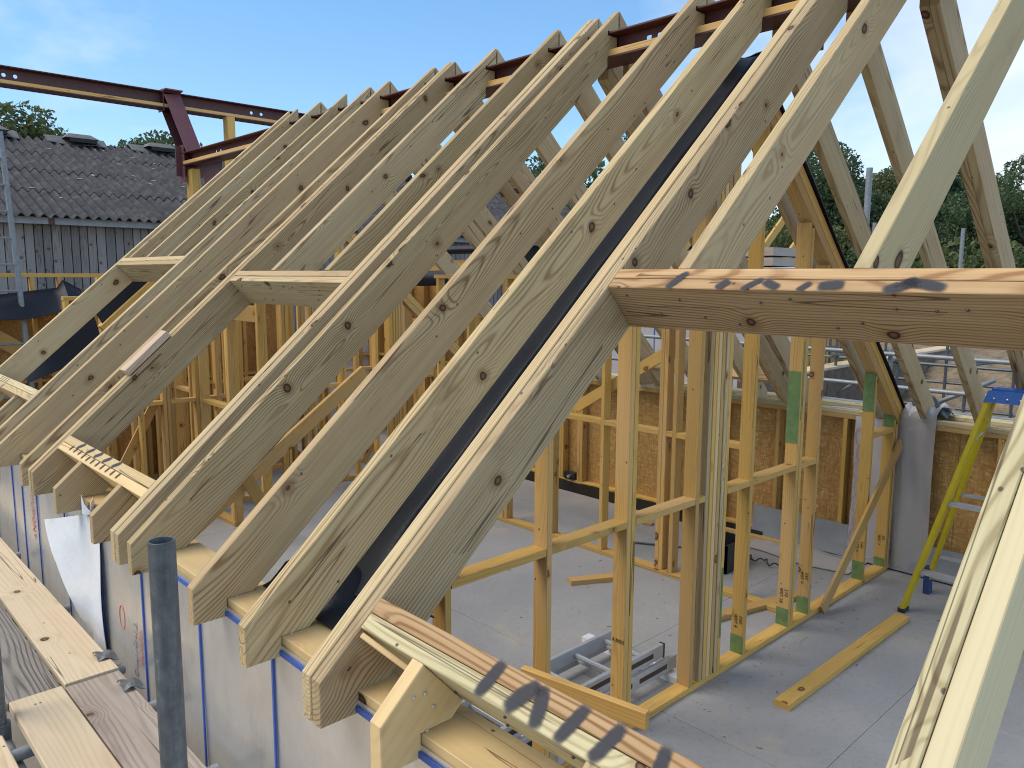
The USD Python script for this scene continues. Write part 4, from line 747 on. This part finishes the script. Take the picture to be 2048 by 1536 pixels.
tag(sub('polythene_sheet', sheet(lambda u, v: np.array([-1.66 + 0.19 * u * (0.35 + 0.65 * v) , 1.07 - 0.02 * math.sin(7 * u + 4 * v), -1.30 - 0.42 * v]), 12, 14, 0.002), POLY, None, smooth=60), 'clear polythene flap hanging at the bottom of the foil wall', 'polythene')

# ---------------------------------------------------------------- floor, ground
fl = thing('floor', None, None, (0, 0, FL), kind='structure')
ys_ = [1.1, 2.3, 3.5, 4.7, 5.9, 6.80]
xs_ = [-12.0, -9.6, -7.2, -4.8, -3.02, -1.55, 0.85, 1.6]
for i in range(len(ys_) - 1):
    for j in range(len(xs_) - 1):
        off = 0.0 if i % 2 == 0 else 0.0
        lo = np.array([xs_[j] + 0.0015, ys_[i] + 0.0015, FL - 0.02]); hi = np.array([xs_[j + 1] - 0.0015, ys_[i + 1] - 0.0015, FL + 0.0008 * ((i * 7 + j * 3) % 3 - 1)])
        v, f = board_mesh(hi[0] - lo[0], hi[1] - lo[1], hi[2] - lo[2], 0.0012)
        obj('floor_board', (v, f[:, ::-1]), FLOOR, fl, xf=(np.eye(3), (lo[0], (lo[1] + hi[1]) / 2, (lo[2] + hi[2]) / 2)))
sub('slab', box_mesh((-14, 1.1, FL - 0.30), (1.6, 9.0, FL - 0.022)), CONCRETE, fl)
chips = []
for i in range(120):
    x, y = NR.uniform(-4.6, -0.6), NR.uniform(1.6, 6.5)
    if NR.random() < 0.45: x, y = -2.36 + abs(NR.normal(0, 0.10)), NR.uniform(3.2, 6.3)
    s = NR.uniform(0.004, 0.014); chips.append(trimesh.creation.box((s * NR.uniform(1, 2.2), s * 0.6, 0.003), trimesh.transformations.translation_matrix((x, y, FL + 0.003)) @ trimesh.transformations.rotation_matrix(NR.uniform(0, 3.1), (0, 0, 1))))
tag(sub('wood_chips', trimesh.util.concatenate(chips), SAW, None), 'scattered wood chips and sawdust on the grey floor', 'wood chips', kind='stuff')
dark = []
for i in range(60):
    x, y = NR.uniform(-4.8, -0.8), NR.uniform(1.5, 6.4); a = NR.uniform(0, 6.28); s = NR.uniform(0.01, 0.04)
    dark.append(tube_mesh([(x, y, FL + 0.004), (x + s * 0.5 * math.cos(a), y + s * 0.5 * math.sin(a), FL + 0.007), (x + s * math.cos(a + 0.5), y + s * math.sin(a + 0.5), FL + 0.004)], 0.0016, 4))
tag(sub('floor_debris', trimesh.util.concatenate(dark), BLACK_PLASTIC, None), 'small dark offcuts scattered over the grey floor', 'debris', kind='stuff')

def terrain():
    xs = np.concatenate([np.linspace(-160, -45, 24), np.linspace(-42, 20, 94), np.linspace(25, 120, 20)]); ys = np.concatenate([np.linspace(-60, -6, 16), np.linspace(-4, 46, 84), np.linspace(50, 190, 30)])
    X, Y = np.meshgrid(xs, ys, indexing='ij'); Z = np.full_like(X, -2.85)
    bank = np.clip((Y - 13.5 + 0.10 * (X + 5)) / 7.0, 0, 1) * np.clip((X + 9.5) / 3.0, 0, 1); Z += bank ** 0.8 * 2.2
    Z += np.clip((Y - 24) / 20, 0, 1) * 0.6
    n = meshkit.fbm(np.stack([X * 0.55, Y * 0.55, X * 0], -1), 5); Z += (n - 0.5) * (0.25 + 1.3 * bank) * (Y > 8.5)
    inb = (X > -15) & (X < 3) & (Y > -1) & (Y < 9.6); Z[inb] = -2.85
    v = np.stack([X, Y, Z], -1).reshape(-1, 3); ny = len(ys); f = []
    for i in range(len(xs) - 1):
        for j in range(ny - 1): a = i * ny + j; f.append([a, a + ny, a + ny + 1, a + 1])
    return v, np.array(f), Y.reshape(-1), X.reshape(-1)
tv, tf, tY, tX = terrain()
cy = tv[tf].mean(1)
isoil = (cy[:, 1] > 11.0) & (cy[:, 1] < 25) & (cy[:, 0] > -12) & (cy[:, 0] < 22)
isg = ((cy[:, 1] > 22) | (cy[:, 0] < -24) | (cy[:, 0] > 24) | (cy[:, 1] < -12)) & ~isoil
for nm, sel, m_ in (('ground', ~isoil & ~isg, GRAVEL), ('soil_bank', isoil, SOIL), ('grass_field', isg, GRASS)):
    F = tf[sel]; u, inv = np.unique(F, return_inverse=True)
    tag(usdkit.mesh(stage, path_of(None, nm), (tv[u], inv.reshape(F.shape)), m_, smooth=True), kind='structure')

# ---------------------------------------------------------------- scaffold platform on the left
DZ = -1.72
def deck(name, x0, x1, y0, y1, m, label, tilt=0.0, dz=0.0):
    return board(name, (x0, (y0 + y1) / 2, DZ - 0.019 + dz), (x1, (y0 + y1) / 2, DZ - 0.019 + dz + tilt), y1 - y0, 0.038, (0, 0, 1), m, None, c=0.004)
tag(deck('scaffold_board', -7.45, -3.545, 0.778, 0.992, DECK_NEW, '', 0.004), 'pale scaffold board nearest the foil wall, ending beside the first bent strap', 'scaffold board')
tag(deck('scaffold_board', -3.533, 0.35, 0.776, 0.990, DECK_WEATHER, '', 0.0, -0.004), 'purplish weathered scaffold board running under the upright tube', 'scaffold board')
tag(deck('scaffold_board', -7.45, -3.556, 0.570, 0.766, DECK_OLD, '', 0.0, -0.006), 'dark cracked scaffold board at the left photo edge', 'scaffold board')
tag(deck('scaffold_board', -3.548, 0.3, 0.574, 0.768, DECK_NEW, ''), 'new pale scaffold board with arched grain at the bottom left', 'scaffold board')
tag(deck('scaffold_board', -3.36, 0.3, 0.30, 0.515, DECK_NEW, '', 0.0, -0.03), 'pale scaffold board cut off by the bottom left corner', 'scaffold board')
for x, y in ((-3.70, 0.985), (-3.36, 0.985)):
    def strap(u, v, x=x, y=y): return np.array([x - 0.045 + 0.09 * u, y - 0.045 + 0.085 * v, DZ + 0.008 + 0.018 * math.sin(math.pi * u) * (1 - 0.2 * v) - 0.03 * max(0, v - 0.6) * 2 + 0.006 * math.sin(8 * v + 5 * u)])
    tag(sub('board_end_strap', sheet(strap, 9, 9, 0.003), GALV_DARK, None, smooth=50), 'bent dark metal strap on the edge of ' + ('the pale' if x < -3.5 else 'the weathered') + ' scaffold board', 'metal strap')
TRG = 'short scaffold tube ends under the boards'
for x, lab in ((-3.665, 'scaffold tube end poking out by the end of the pale board'), (-3.24, 'scaffold tube end with fitting beside the weathered board'), (-2.645, 'scaffold tube end right of the upright tube at the bottom'), (-4.55, 'scaffold tube end beside the middle of the pale board'), (-5.66, 'scaffold tube end at the far end of the pale board')):
    t = thing('scaffold_tube', lab, 'scaffold tube', (x, 0.6, DZ - 0.068), TRG)
    sub('tube', tube_mesh([(x, 0.1, DZ - 0.066), (x, 1.046, DZ - 0.066)], 0.0242, 16), GALV, t, smooth=40)
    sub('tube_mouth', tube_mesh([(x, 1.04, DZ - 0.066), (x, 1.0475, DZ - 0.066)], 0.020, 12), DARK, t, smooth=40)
# the upright tube in front, hollow at the top
def hollow(P0, P1, r, ri, sides=28):
    P0, P1 = np.array(P0, float), np.array(P1, float); d = P1 - P0; d /= np.linalg.norm(d); a = np.cross(d, [0, 1, 0]); a /= np.linalg.norm(a); b = np.cross(d, a); an = np.arange(sides) * 2 * np.pi / sides
    ring = lambda c, rr: c + rr * (np.cos(an)[:, None] * a + np.sin(an)[:, None] * b)
    rings = [ring(P0, r), ring(P1 - d * 0.0015, r), ring(P1, r - 0.0012), ring(P1, ri + 0.0008), ring(P1 - d * 0.001, ri), ring(P1 - d * 0.6, ri)]
    v = np.vstack(rings); f = []
    for k in range(5):
        for i in range(sides): j = (i + 1) % sides; f += [[k * sides + i, k * sides + j, (k + 1) * sides + j], [k * sides + i, (k + 1) * sides + j, (k + 1) * sides + i]]
    t = trimesh.Trimesh(v, np.array(f), process=False); return t
tag(obj('scaffold_standard', hollow((-0.0, 0, 0), (2.25, 0.0, 0.0), 0.0242, 0.0205), GALV_DARK, None, xf=(frame((-1.44, 0.487, -2.75), (-1.452, 0.492, -0.49), (0, 1, 0))[0], np.array([-1.44, 0.487, -2.735])), smooth=40), 'grey upright scaffold tube with an open top, before the rafter feet', 'scaffold tube')
t = thing('scaffold_standard', 'upright scaffold tube at the left photo edge beside the dark board', 'scaffold tube', (-3.46, 0.525, -2.8))
sub('tube', tube_mesh([(-3.46, 0.525, -2.8), (-3.46, 0.525, -1.15)], 0.0242, 16), GALV_DARK, t, smooth=40)
sub('coupler', tube_mesh([(-3.46, 0.525, DZ - 0.12), (-3.46, 0.525, DZ - 0.03)], 0.036, 12), GALV_DARK, t, smooth=40)
t = thing('scaffold_ledger', 'scaffold tube crossing under the new board at the bottom left', 'scaffold tube', (-3.2, 0.5, DZ - 0.07))
sub('tube', tube_mesh([(-7.0, 0.535, DZ - 0.115), (0.3, 0.535, DZ - 0.115)], 0.0242, 14), GALV, t, smooth=40)

# ---------------------------------------------------------------- ladders
sl = thing('step_ladder', 'yellow fibreglass step ladder with a blue top by the back wall', 'step ladder', (-1.46, 6.19, FL))
XC = -1.46
def stile(P0, P1, name, w=0.075, d=0.03, m=YELLOW):
    P0, P1 = np.array(P0), np.array(P1); s = 1 if P0[0] < XC else -1
    p = board(name, P0, P1, d, w, (0, 1, 0), m, sl, c=0.004)
    return p
for s in (-1, 1):
    xb, xt = XC + s * 0.555, XC + s * 0.165
    stile((xb, 5.945, FL + 0.02), (xt, 6.13, -0.84), 'front_stile', w=0.09, d=0.034); stile((xb, 6.43, FL + 0.10), (xt, 6.25, -0.84), 'rear_leg', w=0.06)
    box('foot', (xb - 0.025, 5.90, FL), (xb + 0.025, 5.99, FL + 0.03), BLACK_PLASTIC, sl)
    sub('rear_foot', trimesh.convex.convex_hull(np.array([(xb - 0.022, 6.40, FL), (xb + 0.022, 6.40, FL), (xb - 0.022, 6.48, FL), (xb + 0.022, 6.48, FL), (xb - 0.02, 6.38, FL + 0.22), (xb + 0.02, 6.38, FL + 0.22), (xb - 0.02, 6.45, FL + 0.22), (xb + 0.02, 6.45, FL + 0.22)])), NAVY, sl)
    sub('hinge_plate', box_mesh((xt - 0.016, 6.12, -0.99), (xt - 0.010, 6.27, -0.84)), YELLOW, sl)
    sub('spreader', tube_mesh([(xt + s * 0.06, 6.09, -1.12), (xt + s * 0.06, 6.28, -1.09)], 0.012, 8), ALU, sl)
for z in (-1.59, -2.12):
    q = (z - FL) / (-0.84 - FL); y = 5.945 + q * 0.185; hw = 0.555 - q * 0.39
    box('step', (XC - hw - 0.02, y - 0.03, z - 0.022), (XC + hw + 0.02, y + 0.03, z + 0.006), ALU_DULL, sl)
    box('rear_brace', (XC - hw, 6.43 - q * 0.18 - 0.01, z - 0.012), (XC + hw, 6.43 - q * 0.18 + 0.01, z + 0.012), ALU_DULL, sl)
cap = trimesh.convex.convex_hull(np.array([(XC + sx * (0.185 if z < -0.8 else 0.165), 6.19 + sy * (0.115 if z < -0.8 else 0.095), z) for sx in (-1, 1) for sy in (-1, 1) for z in (-0.845, -0.765)]))
sub('top_cap', cap, BLUE_PLASTIC, sl)
for k in range(3): box('cap_rib', (XC - 0.15, 6.12 + 0.05 * k, -0.7655), (XC + 0.15, 6.14 + 0.05 * k, -0.752), BLUE_PLASTIC, sl)
for k in range(4): sub('rivet', trimesh.creation.icosphere(1, 0.008).apply_translation((XC - 0.12 + 0.08 * k, 6.075, -0.815)), ZINC, sl)

al = thing('extension_ladder', 'aluminium extension ladder lying on the floor behind the partition studs', 'ladder', (-2.83, 3.1, FL))
for zc, x0, x1, y0, y1 in ((-2.265, -2.985, -2.655, 1.9, 3.80), (-2.355, -3.06, -2.625, 1.9, 3.90)):
    for x in (x0, x1): board('stile', (x, y0, zc), (x, y1, zc), 0.028, 0.085, (0, 0, 1), ALU_DULL, al)
    y = y1 - 0.16
    while y > y0:
        sub('rung', tube_mesh([(x0, y, zc), (x1, y, zc)], 0.016, 8), ALU, al, smooth=30); y -= 0.275
    for k in range(5): box('black_label', (x1 + 0.0142, y1 - 0.10 - 0.34 * k - 0.27, zc - 0.014), (x1 + 0.0155, y1 - 0.10 - 0.34 * k, zc + 0.016), LABEL_BLACK, al)
text_on(al, 'ALU', 0.04, (-2.6095, 2.98, -2.372), (0, 1, 0), (0, 0, 1), LABEL_BLACK, 'lettering')
box('end_cap', (-2.672, 3.80, -2.31), (-2.638, 3.812, -2.22), BLACK_PLASTIC, al)
box('stabiliser_bar', (-3.30, 3.80, FL + 0.002), (-2.53, 3.875, FL + 0.045), WHITE_SHEET, al)
box('stabiliser_bar', (-3.15, 2.66, -2.43), (-2.45, 2.72, -2.34), ALU_DULL, al)
for k in range(4): box('black_label', (-3.0 + 0.14 * k, 2.655, -2.41), (-2.93 + 0.14 * k, 2.6595, -2.355), LABEL_BLACK, al)
ld = thing('leaning_ladder', 'grey ladder leaning up at the left photo edge before the barn', 'ladder', (-10.6, 1.9, FL))
for d in (0.0, -0.40): sub('stile', tube_mesh([(-10.25, 2.16 + d, -1.6), (-10.74, 2.13 + d, 1.6)], 0.03, 8), GALV, ld, smooth=40)
for i in range(10): z = -1.4 + 0.3 * i; x = -10.25 - (z + 1.6) / 3.2 * 0.49; sub('rung', tube_mesh([(x, 1.75, z), (x, 2.15, z)], 0.015, 6), GALV, ld)

# ---------------------------------------------------------------- old barn
bn = thing('barn', 'old timber-clad barn with a corrugated grey roof behind the site', 'barn', (-18.5, 10, -2.85))
EX, EZ, RX, RZB = -15.95, 1.04, -21.3, 3.12; Y0b, Y1b = -6.0, 27.0
prd = 0.177
def barn_sheet(y0, y1, s0, s1, lift):
    ny = max(2, int((y1 - y0) / prd * 8) + 1); ys = np.linspace(y0, y1, ny); V = []
    for s in (s0, s1):
        x, z = EX + (RX - EX) * s, EZ + (RZB - EZ) * s
        for y in ys: V.append((x, y, z + 0.037 * math.cos(2 * math.pi * y / prd) + lift + (0.018 if s == s0 and s0 > 0.01 else 0)))
    for s in (s0, s1):
        x, z = EX + (RX - EX) * s, EZ + (RZB - EZ) * s
        for y in ys: V.append((x, y, z + 0.037 * math.cos(2 * math.pi * y / prd) + lift - 0.012 + (0.018 if s == s0 and s0 > 0.01 else 0)))
    f = []
    for i in range(ny - 1):
        f += [[i, i + 1, ny + i + 1, ny + i], [2 * ny + i + 1, 2 * ny + i, 3 * ny + i, 3 * ny + i + 1], [i + 1, i, 2 * ny + i, 2 * ny + i + 1]]
    return np.array(V), np.array(f)
rows = [(-0.015, 0.27), (0.25, 0.52), (0.50, 0.77), (0.75, 1.0)]
y = Y0b
while y < Y1b - 0.01:
    for a, b in rows: sub('roof_sheet', barn_sheet(y, min(y + 6 * prd, Y1b), a, b, R.uniform(-0.004, 0.004)), ROOF, bn, smooth=60)
    y += 6 * prd
sub('far_slope', (np.array([(RX, Y0b, RZB), (RX, Y1b, RZB), (2 * RX - EX, Y1b, EZ), (2 * RX - EX, Y0b, EZ)]), np.array([[0, 1, 2, 3]])), ROOF, bn)
y = Y0b
while y < Y1b:
    sub('ridge_cap', sheet(lambda u, v, y=y: np.array([RX + 0.30 - 0.6 * u, y + 1.30 * v, RZB + 0.10 - 0.20 * abs(2 * u - 1) + 0.03 * math.cos(8 * v) * abs(2 * u - 1)]), 5, 6, 0.015), RIDGE_CAP, bn)
    yv = y + 0.35
    sub('ridge_vent', trimesh.convex.convex_hull(np.array([(RX + sx * w_, yv + sy, RZB + zz) for sx in (-1, 1) for w_, sy0, sy1, zz in ((0.40, 0.0, 0.74, 0.05), (0.20, 0.14, 0.60, 0.17)) for sy in (sy0, sy1)])), RIDGE_CAP, bn)
    sub('vent_opening', box_mesh((RX + 0.30, yv + 0.10, RZB - 0.05), (RX + 0.44, yv + 0.68, RZB + 0.045)), DARK, bn)
    y += 1.85
lich = []
for i in range(90):
    s, y = NR.uniform(0.03, 0.97), NR.uniform(-1, 16); x, z = EX + (RX - EX) * s, EZ + (RZB - EZ) * s; r = NR.uniform(0.012, 0.05)
    lich.append(trimesh.creation.icosphere(1, 1.0).apply_scale((r, r * 1.3, 0.008)).apply_translation((x, round(y / prd) * prd, z + 0.034)))
q = sub('lichen_spots', trimesh.util.concatenate(lich), LICHEN, bn); tag(q, kind='stuff')
box('gutter', (EX - 0.14, Y0b, EZ - 0.17), (EX - 0.02, Y1b, EZ - 0.05), GUTTER, bn)
for k in range(10): box('gutter_joint', (EX - 0.146, -2 + 2.9 * k, EZ - 0.175), (EX - 0.014, -1.9 + 2.9 * k, EZ - 0.045), STEEL, bn)
y = -2.2; WX = EX - 0.28
while y < 15.0:
    w_ = R.choice([0.15, 0.16, 0.17, 0.14]); board('cladding_board', (WX + R.uniform(0, 0.012), y + w_ / 2, -2.8), (WX + R.uniform(0, 0.012), y + w_ / 2, EZ - 0.12), 0.022, w_ - 0.014, (0, 1, 0), CLAD, bn); y += w_
box('wall_backing', (WX - 0.10, Y0b, -2.85), (WX - 0.03, Y1b, EZ - 0.10), DARK, bn)
box('gable_wall', (2 * RX - EX, Y1b - 0.1, -2.85), (EX - 0.3, Y1b, EZ), CLAD, bn)

# ---------------------------------------------------------------- building work behind the back wall
sc = thing('rear_scaffold', 'galvanised scaffold rails and uprights behind the back wall', 'scaffold', (-4, 9, -2.85))
for z in (-0.805, -1.155): tube('rail', (-10.5, 8.72, z), (2.5, 8.72, z), 0.0242, GALV, sc)
for x, zt in ((-9.6, 0.6), (-7.4, 0.6), (-5.3, 0.6), (-3.30, 0.6), (-0.9, 0.8), (1.4, 0.8)): tube('standard', (x, 8.78, -2.85), (x, 8.78, zt - 1.35 if x in (-3.30,) else zt - 1.2), 0.0242, GALV, sc)
for x in (-3.9, -2.2): tube('diagonal', (x, 8.84, -1.9), (x + 1.6, 8.84, -1.0), 0.0242, GALV, sc)
for i in range(4): box('deck_board', (-10.5, 7.62 + 0.23 * i, -1.79), (2.5, 7.84 + 0.23 * i, -1.752), DECK_OLD, sc)
sc2 = thing('far_scaffold', 'thin dark scaffold framework standing before the soil bank', 'scaffold', (-4, 12.5, -2.85))
for x in np.arange(-7.4, 2.6, 0.95):
    tube('standard', (x, 12.4, -2.85), (x, 12.4, -0.75 + 0.3 * math.sin(x * 3)), 0.024, GALV_DARK, sc2, 8); tube('standard', (x + 0.3, 13.6, -2.85), (x + 0.3, 13.6, -0.9), 0.024, GALV_DARK, sc2, 8)
    tube('transom', (x, 12.2, -1.22), (x + 0.3, 13.8, -1.22), 0.024, GALV_DARK, sc2, 8)
for z in (-0.95, -1.25, -1.65, -2.05):
    tube('rail', (-7.6, 12.38, z), (2.6, 12.38, z), 0.024, GALV_DARK, sc2, 8); tube('rail', (-7.6, 13.62, z), (2.6, 13.62, z), 0.024, GALV_DARK, sc2, 8)
for k in range(3): tube('diagonal', (-6.4 + 2.6 * k, 12.34, -2.6), (-4.6 + 2.6 * k, 12.34, -1.2), 0.024, GALV, sc2, 8)
G_POLE = 'grey scaffold poles standing before the trees'
for x, y, zt, lab in ((-6.05, 14.53, 1.95, 'tall grey pole before the dark trees, between far rafters'), (-5.48, 17.9, 1.02, 'thin grey pole before the trees near the right photo edge'), (-6.9, 17.0, 1.15, 'short grey pole tip half hidden by the yellow jack rafter')):
    t = thing('scaffold_pole', lab, 'scaffold tube', (x, y, -2.85), G_POLE); tube('tube', (x, y, -2.85), (x, y, zt), 0.055 if y < 15 else 0.04, GALV, t)
t = thing('guard_rail', 'pale guard rail with two bars behind the raking plate', 'guard rail', (-7.6, 13.2, -2.85))
for z in (0.42, 0.17): tube('rail', (-8.4, 13.2, z), (-6.6, 13.2, z), 0.022, GALV, t, 8)
tube('post', (-7.15, 13.2, -2.85), (-7.15, 13.2, 0.5), 0.035, GALV, t, 8)
# retaining kerb wall with pale capping boards, running away along y
rw = thing('retaining_wall', 'low brown wall with pale capping boards behind the scaffold rails', 'wall', (-5.8, 12, -2.85))
c0, c1 = np.array([-5.62, 9.9, -1.42]), np.array([-5.50, 18.2, -1.40])
for k in range(4):
    a, b = c0 + (c1 - c0) * k / 4, c0 + (c1 - c0) * (k + 1) / 4
    board('capping_board', a + [0, 0.01, 0], b - [0, 0.01, 0], 0.30, 0.04, (0, 0, 1), DECK_NEW, rw); board('wall_section', a + [0, 0.005, -0.52], b - [0, 0.005, 0.52], 0.34, 1.0, (0, 0, 1), SOIL_DARK, rw)
fb = thing('timber_frame_house', 'blue-grey foil-clad house frame behind the back wall studs', 'house', (-9.2, 13.4, -2.85))
k = -12.5
while k < -7.0:
    box('foil_panel', (k + 0.004, 13.0, -2.2), (k + 0.596, 13.02, -0.55), FOIL_SOFT, fb); box('printed_line', (k - 0.012, 12.99, -2.2), (k + 0.004, 12.999, -0.55), BLUE_INK, fb); k += 0.6
box('side_wall', (-6.9, 13.0, -2.2), (-6.88, 17.0, -0.55), OSB, fb)
for y in (13.3, 14.1, 14.9, 15.7): board('stud', (-6.83, y, -2.2), (-6.83, y, -0.45), 0.09, 0.05, (0, 1, 0), CLS[1], fb)
board('top_plate', (-12.5, 13.02, -0.52), (-6.85, 13.02, -0.52), 0.14, 0.05, (0, 0, 1), CLS[0], fb)
for k in range(9): board('rafter', (-12.2 + 0.62 * k, 12.7, -0.62), (-12.2 + 0.62 * k, 15.2, 1.35), 0.05, 0.16, (0, -0.6, 0.8), CLS[0], fb)
box('base_wall', (-12.5, 12.98, -2.85), (-6.88, 13.1, -2.2), CONCRETE, fb)
cw = thing('concrete_wall', 'grey concrete wall standing behind the scaffold rails', 'wall', (-4, 10.6, -2.85))
for k in range(7): box('panel', (-5.35 + 1.4 * k, 11.4, -2.85), (-3.96 + 1.4 * k, 11.55, -1.78), GUTTER, cw)
# sheathing and wrapped insulation seen between the partition studs near its top
ins = thing('insulation_stack', 'wrapped insulation boards seen between the upper studs of the partition', 'insulation boards', (-3.6, 6.4, 0))
WRAP = plain('brown_wrap', (0.40, 0.335, 0.29), 0.4, noise=0.2, scale=4.0, bump=0.02)
for k in range(3): board('board', (-5.2, 6.62, 0.02 + 0.085 * k), (-3.35, 6.5, 0.05 + 0.085 * k), 0.5, 0.07, (0, 0, 1), WRAP, ins)
board('bearer', (-5.3, 6.45, -0.09), (-3.2, 6.45, -0.09), 0.09, 0.14, (0, 0, 1), CLS[1], ins)

# ---------------------------------------------------------------- trees
def crown_points(n, lobes, rng):
    P = []
    w = np.array([r ** 2.2 for *_, r in lobes]); w /= w.sum()
    for k, (cx, cy_, cz, r) in enumerate(lobes):
        m = max(8, int(n * w[k])); d = rng.normal(size=(m, 3)); d /= np.linalg.norm(d, axis=1, keepdims=True)
        rad = r * (0.45 + 0.6 * rng.random(m) ** 0.5); p = np.array([cx, cy_, cz]) + d * rad[:, None] * [1, 1, 0.85]
        P.append(p)
    P = np.vstack(P); nz = meshkit.fbm(P * 0.9 + 31.0, 3); return P[nz > 0.40]

def leaves(P, size, rng):
    n = len(P); a = rng.normal(size=(n, 3)); a /= np.linalg.norm(a, axis=1, keepdims=True); b = np.cross(a, rng.normal(size=(n, 3))); b /= np.linalg.norm(b, axis=1, keepdims=True)
    s = size * rng.uniform(0.6, 1.3, (n, 1)); v = np.stack([P - a * s, P + b * s * 0.55, P + a * s, P - b * s * 0.55], 1).reshape(-1, 3)
    return v, np.arange(4 * n).reshape(-1, 4)

def tree(label, base, H, lobes, leaf, n, size, seed, group='trees behind the site', trunk=0.25):
    rng = np.random.default_rng(seed); t = thing('tree', label, 'tree', base, group); b = np.array(base, float)
    lob = [(b[0] + x, b[1] + y, b[2] + z, r) for x, y, z, r in lobes]
    top = np.array(lob[0][:3]); mid = (b + top) / 2 + [0.2, -0.1, 0]
    sub('trunk', tube_mesh([b - [0, 0, 0.3], (b + mid) / 2, mid, top], [trunk, trunk * 0.85, trunk * 0.6, trunk * 0.15], 8), BARK, t, smooth=60)
    limbs = [tube_mesh([mid + (top - mid) * 0.2 * (k % 4), (mid + np.array(l[:3])) / 2 + [0, 0, -0.2], l[:3]], [trunk * 0.4, trunk * 0.25, trunk * 0.07], 6) for k, l in enumerate(lob[1:])]
    if limbs: sub('limbs', trimesh.util.concatenate(limbs), BARK, t, smooth=60)
    P = crown_points(n, lob, rng); sub('crown', leaves(P, size, rng), leaf, t)
    return t
def lobes(seed, n, rx, rz, z0, r):
    rng = np.random.default_rng(seed); return [(0, 0, z0 + rz * 0.9, r)] + [(rng.uniform(-rx, rx), rng.uniform(-rx, rx) * 0.8, z0 + rng.uniform(-0.1, 1.0) * rz * (1.0), r * rng.uniform(0.55, 1.0)) for _ in range(n)]
tree('tall leafy tree left of the pole, rising over the raking plate', (-17.6, 36.5, -2.4), 9, lobes(1, 12, 2.3, 4.6, 3.0, 1.9), LEAF_DARK, 57000, 0.084, 1)
tree('broad olive green tree behind the tall grey pole', (-15.2, 41.0, -2.4), 9, lobes(2, 14, 3.3, 4.0, 2.4, 2.2), LEAF_MID, 60800, 0.088, 2)
tree('dark rounded tree between the two crossing rafters', (-14.4, 43.0, -2.4), 9, lobes(3, 12, 2.8, 4.6, 2.6, 2.0), LEAF_DARK, 57000, 0.088, 3)
tree('low olive tree filling the gap behind the pole foot', (-17.5, 33.5, -2.4), 6, lobes(4, 10, 3.0, 2.6, 1.0, 1.9), LEAF_MID, 45600, 0.078, 4)
tree('low dark tree at the foot of the conifer', (-12.6, 33.0, -2.4), 6, lobes(5, 10, 2.6, 2.4, 0.8, 1.7), LEAF_DARK, 41800, 0.078, 5)
cyl = [(0, 0, 6.6, 0.35)] + [(R.uniform(-.3, .3) * (1 - k / 9), R.uniform(-.3, .3), 0.6 + k * 0.72, 1.35 * (1 - k / 9.6) + 0.15) for k in range(9)]
tree('dark pointed conifer right of the yellow jack rafter', (-12.3, 38.0, -2.4), 8, cyl, LEAF_CYP, 22800, 0.094, 6)
tree('airy tree at the right photo edge', (-8.3, 34.8, -2.4), 8, lobes(7, 12, 2.0, 3.6, 2.6, 1.4), LEAF_DARK, 24700, 0.079, 7)
tree('low bushy tree under the airy one at the right edge', (-8.6, 30.0, -2.4), 5, lobes(8, 9, 2.4, 2.0, 0.8, 1.5), LEAF_MID, 17100, 0.108, 8)
tree('small round tree top over the barn ridge at the left', (-40.3, 8.4, -2.85), 10, lobes(9, 9, 1.5, 2.4, 7.0, 1.1), LEAF_MID, 7000, 0.11, 9)
tree('dark tree over the barn ridge beside the steel connector', (-38.0, 13.9, -2.85), 10, lobes(10, 12, 2.0, 1.8, 6.4, 1.5), LEAF_DARK, 16000, 0.11, 10)
tree('tall sparse tree seen between the near rafters', (-17.2, 23.0, -2.6), 11, lobes(11, 12, 1.9, 4.2, 3.6, 1.3), LEAF_DARK, 9000, 0.10, 11)
tree('tree behind the barn end seen through the rafters', (-23.5, 24.0, -2.85), 9, lobes(12, 10, 2.4, 3.0, 3.8, 1.5), LEAF_DARK, 7000, 0.15, 12)
for i in range(9):
    x, y = -26 + 5.2 * i, 52 + 5 * math.sin(i * 2.1); tree(['ash', 'oak', 'round', 'pale', 'wide', 'dark', 'tall', 'low', 'last'][i] + ' tree of the distant field edge row', (x, y, -2.2), 7, lobes(30 + i, 8, 3.2, 3.0, 1.8, 2.3), LEAF_DARK if i % 2 else LEAF_MID, 6000, 0.26, 30 + i, 'distant trees along the field edge')
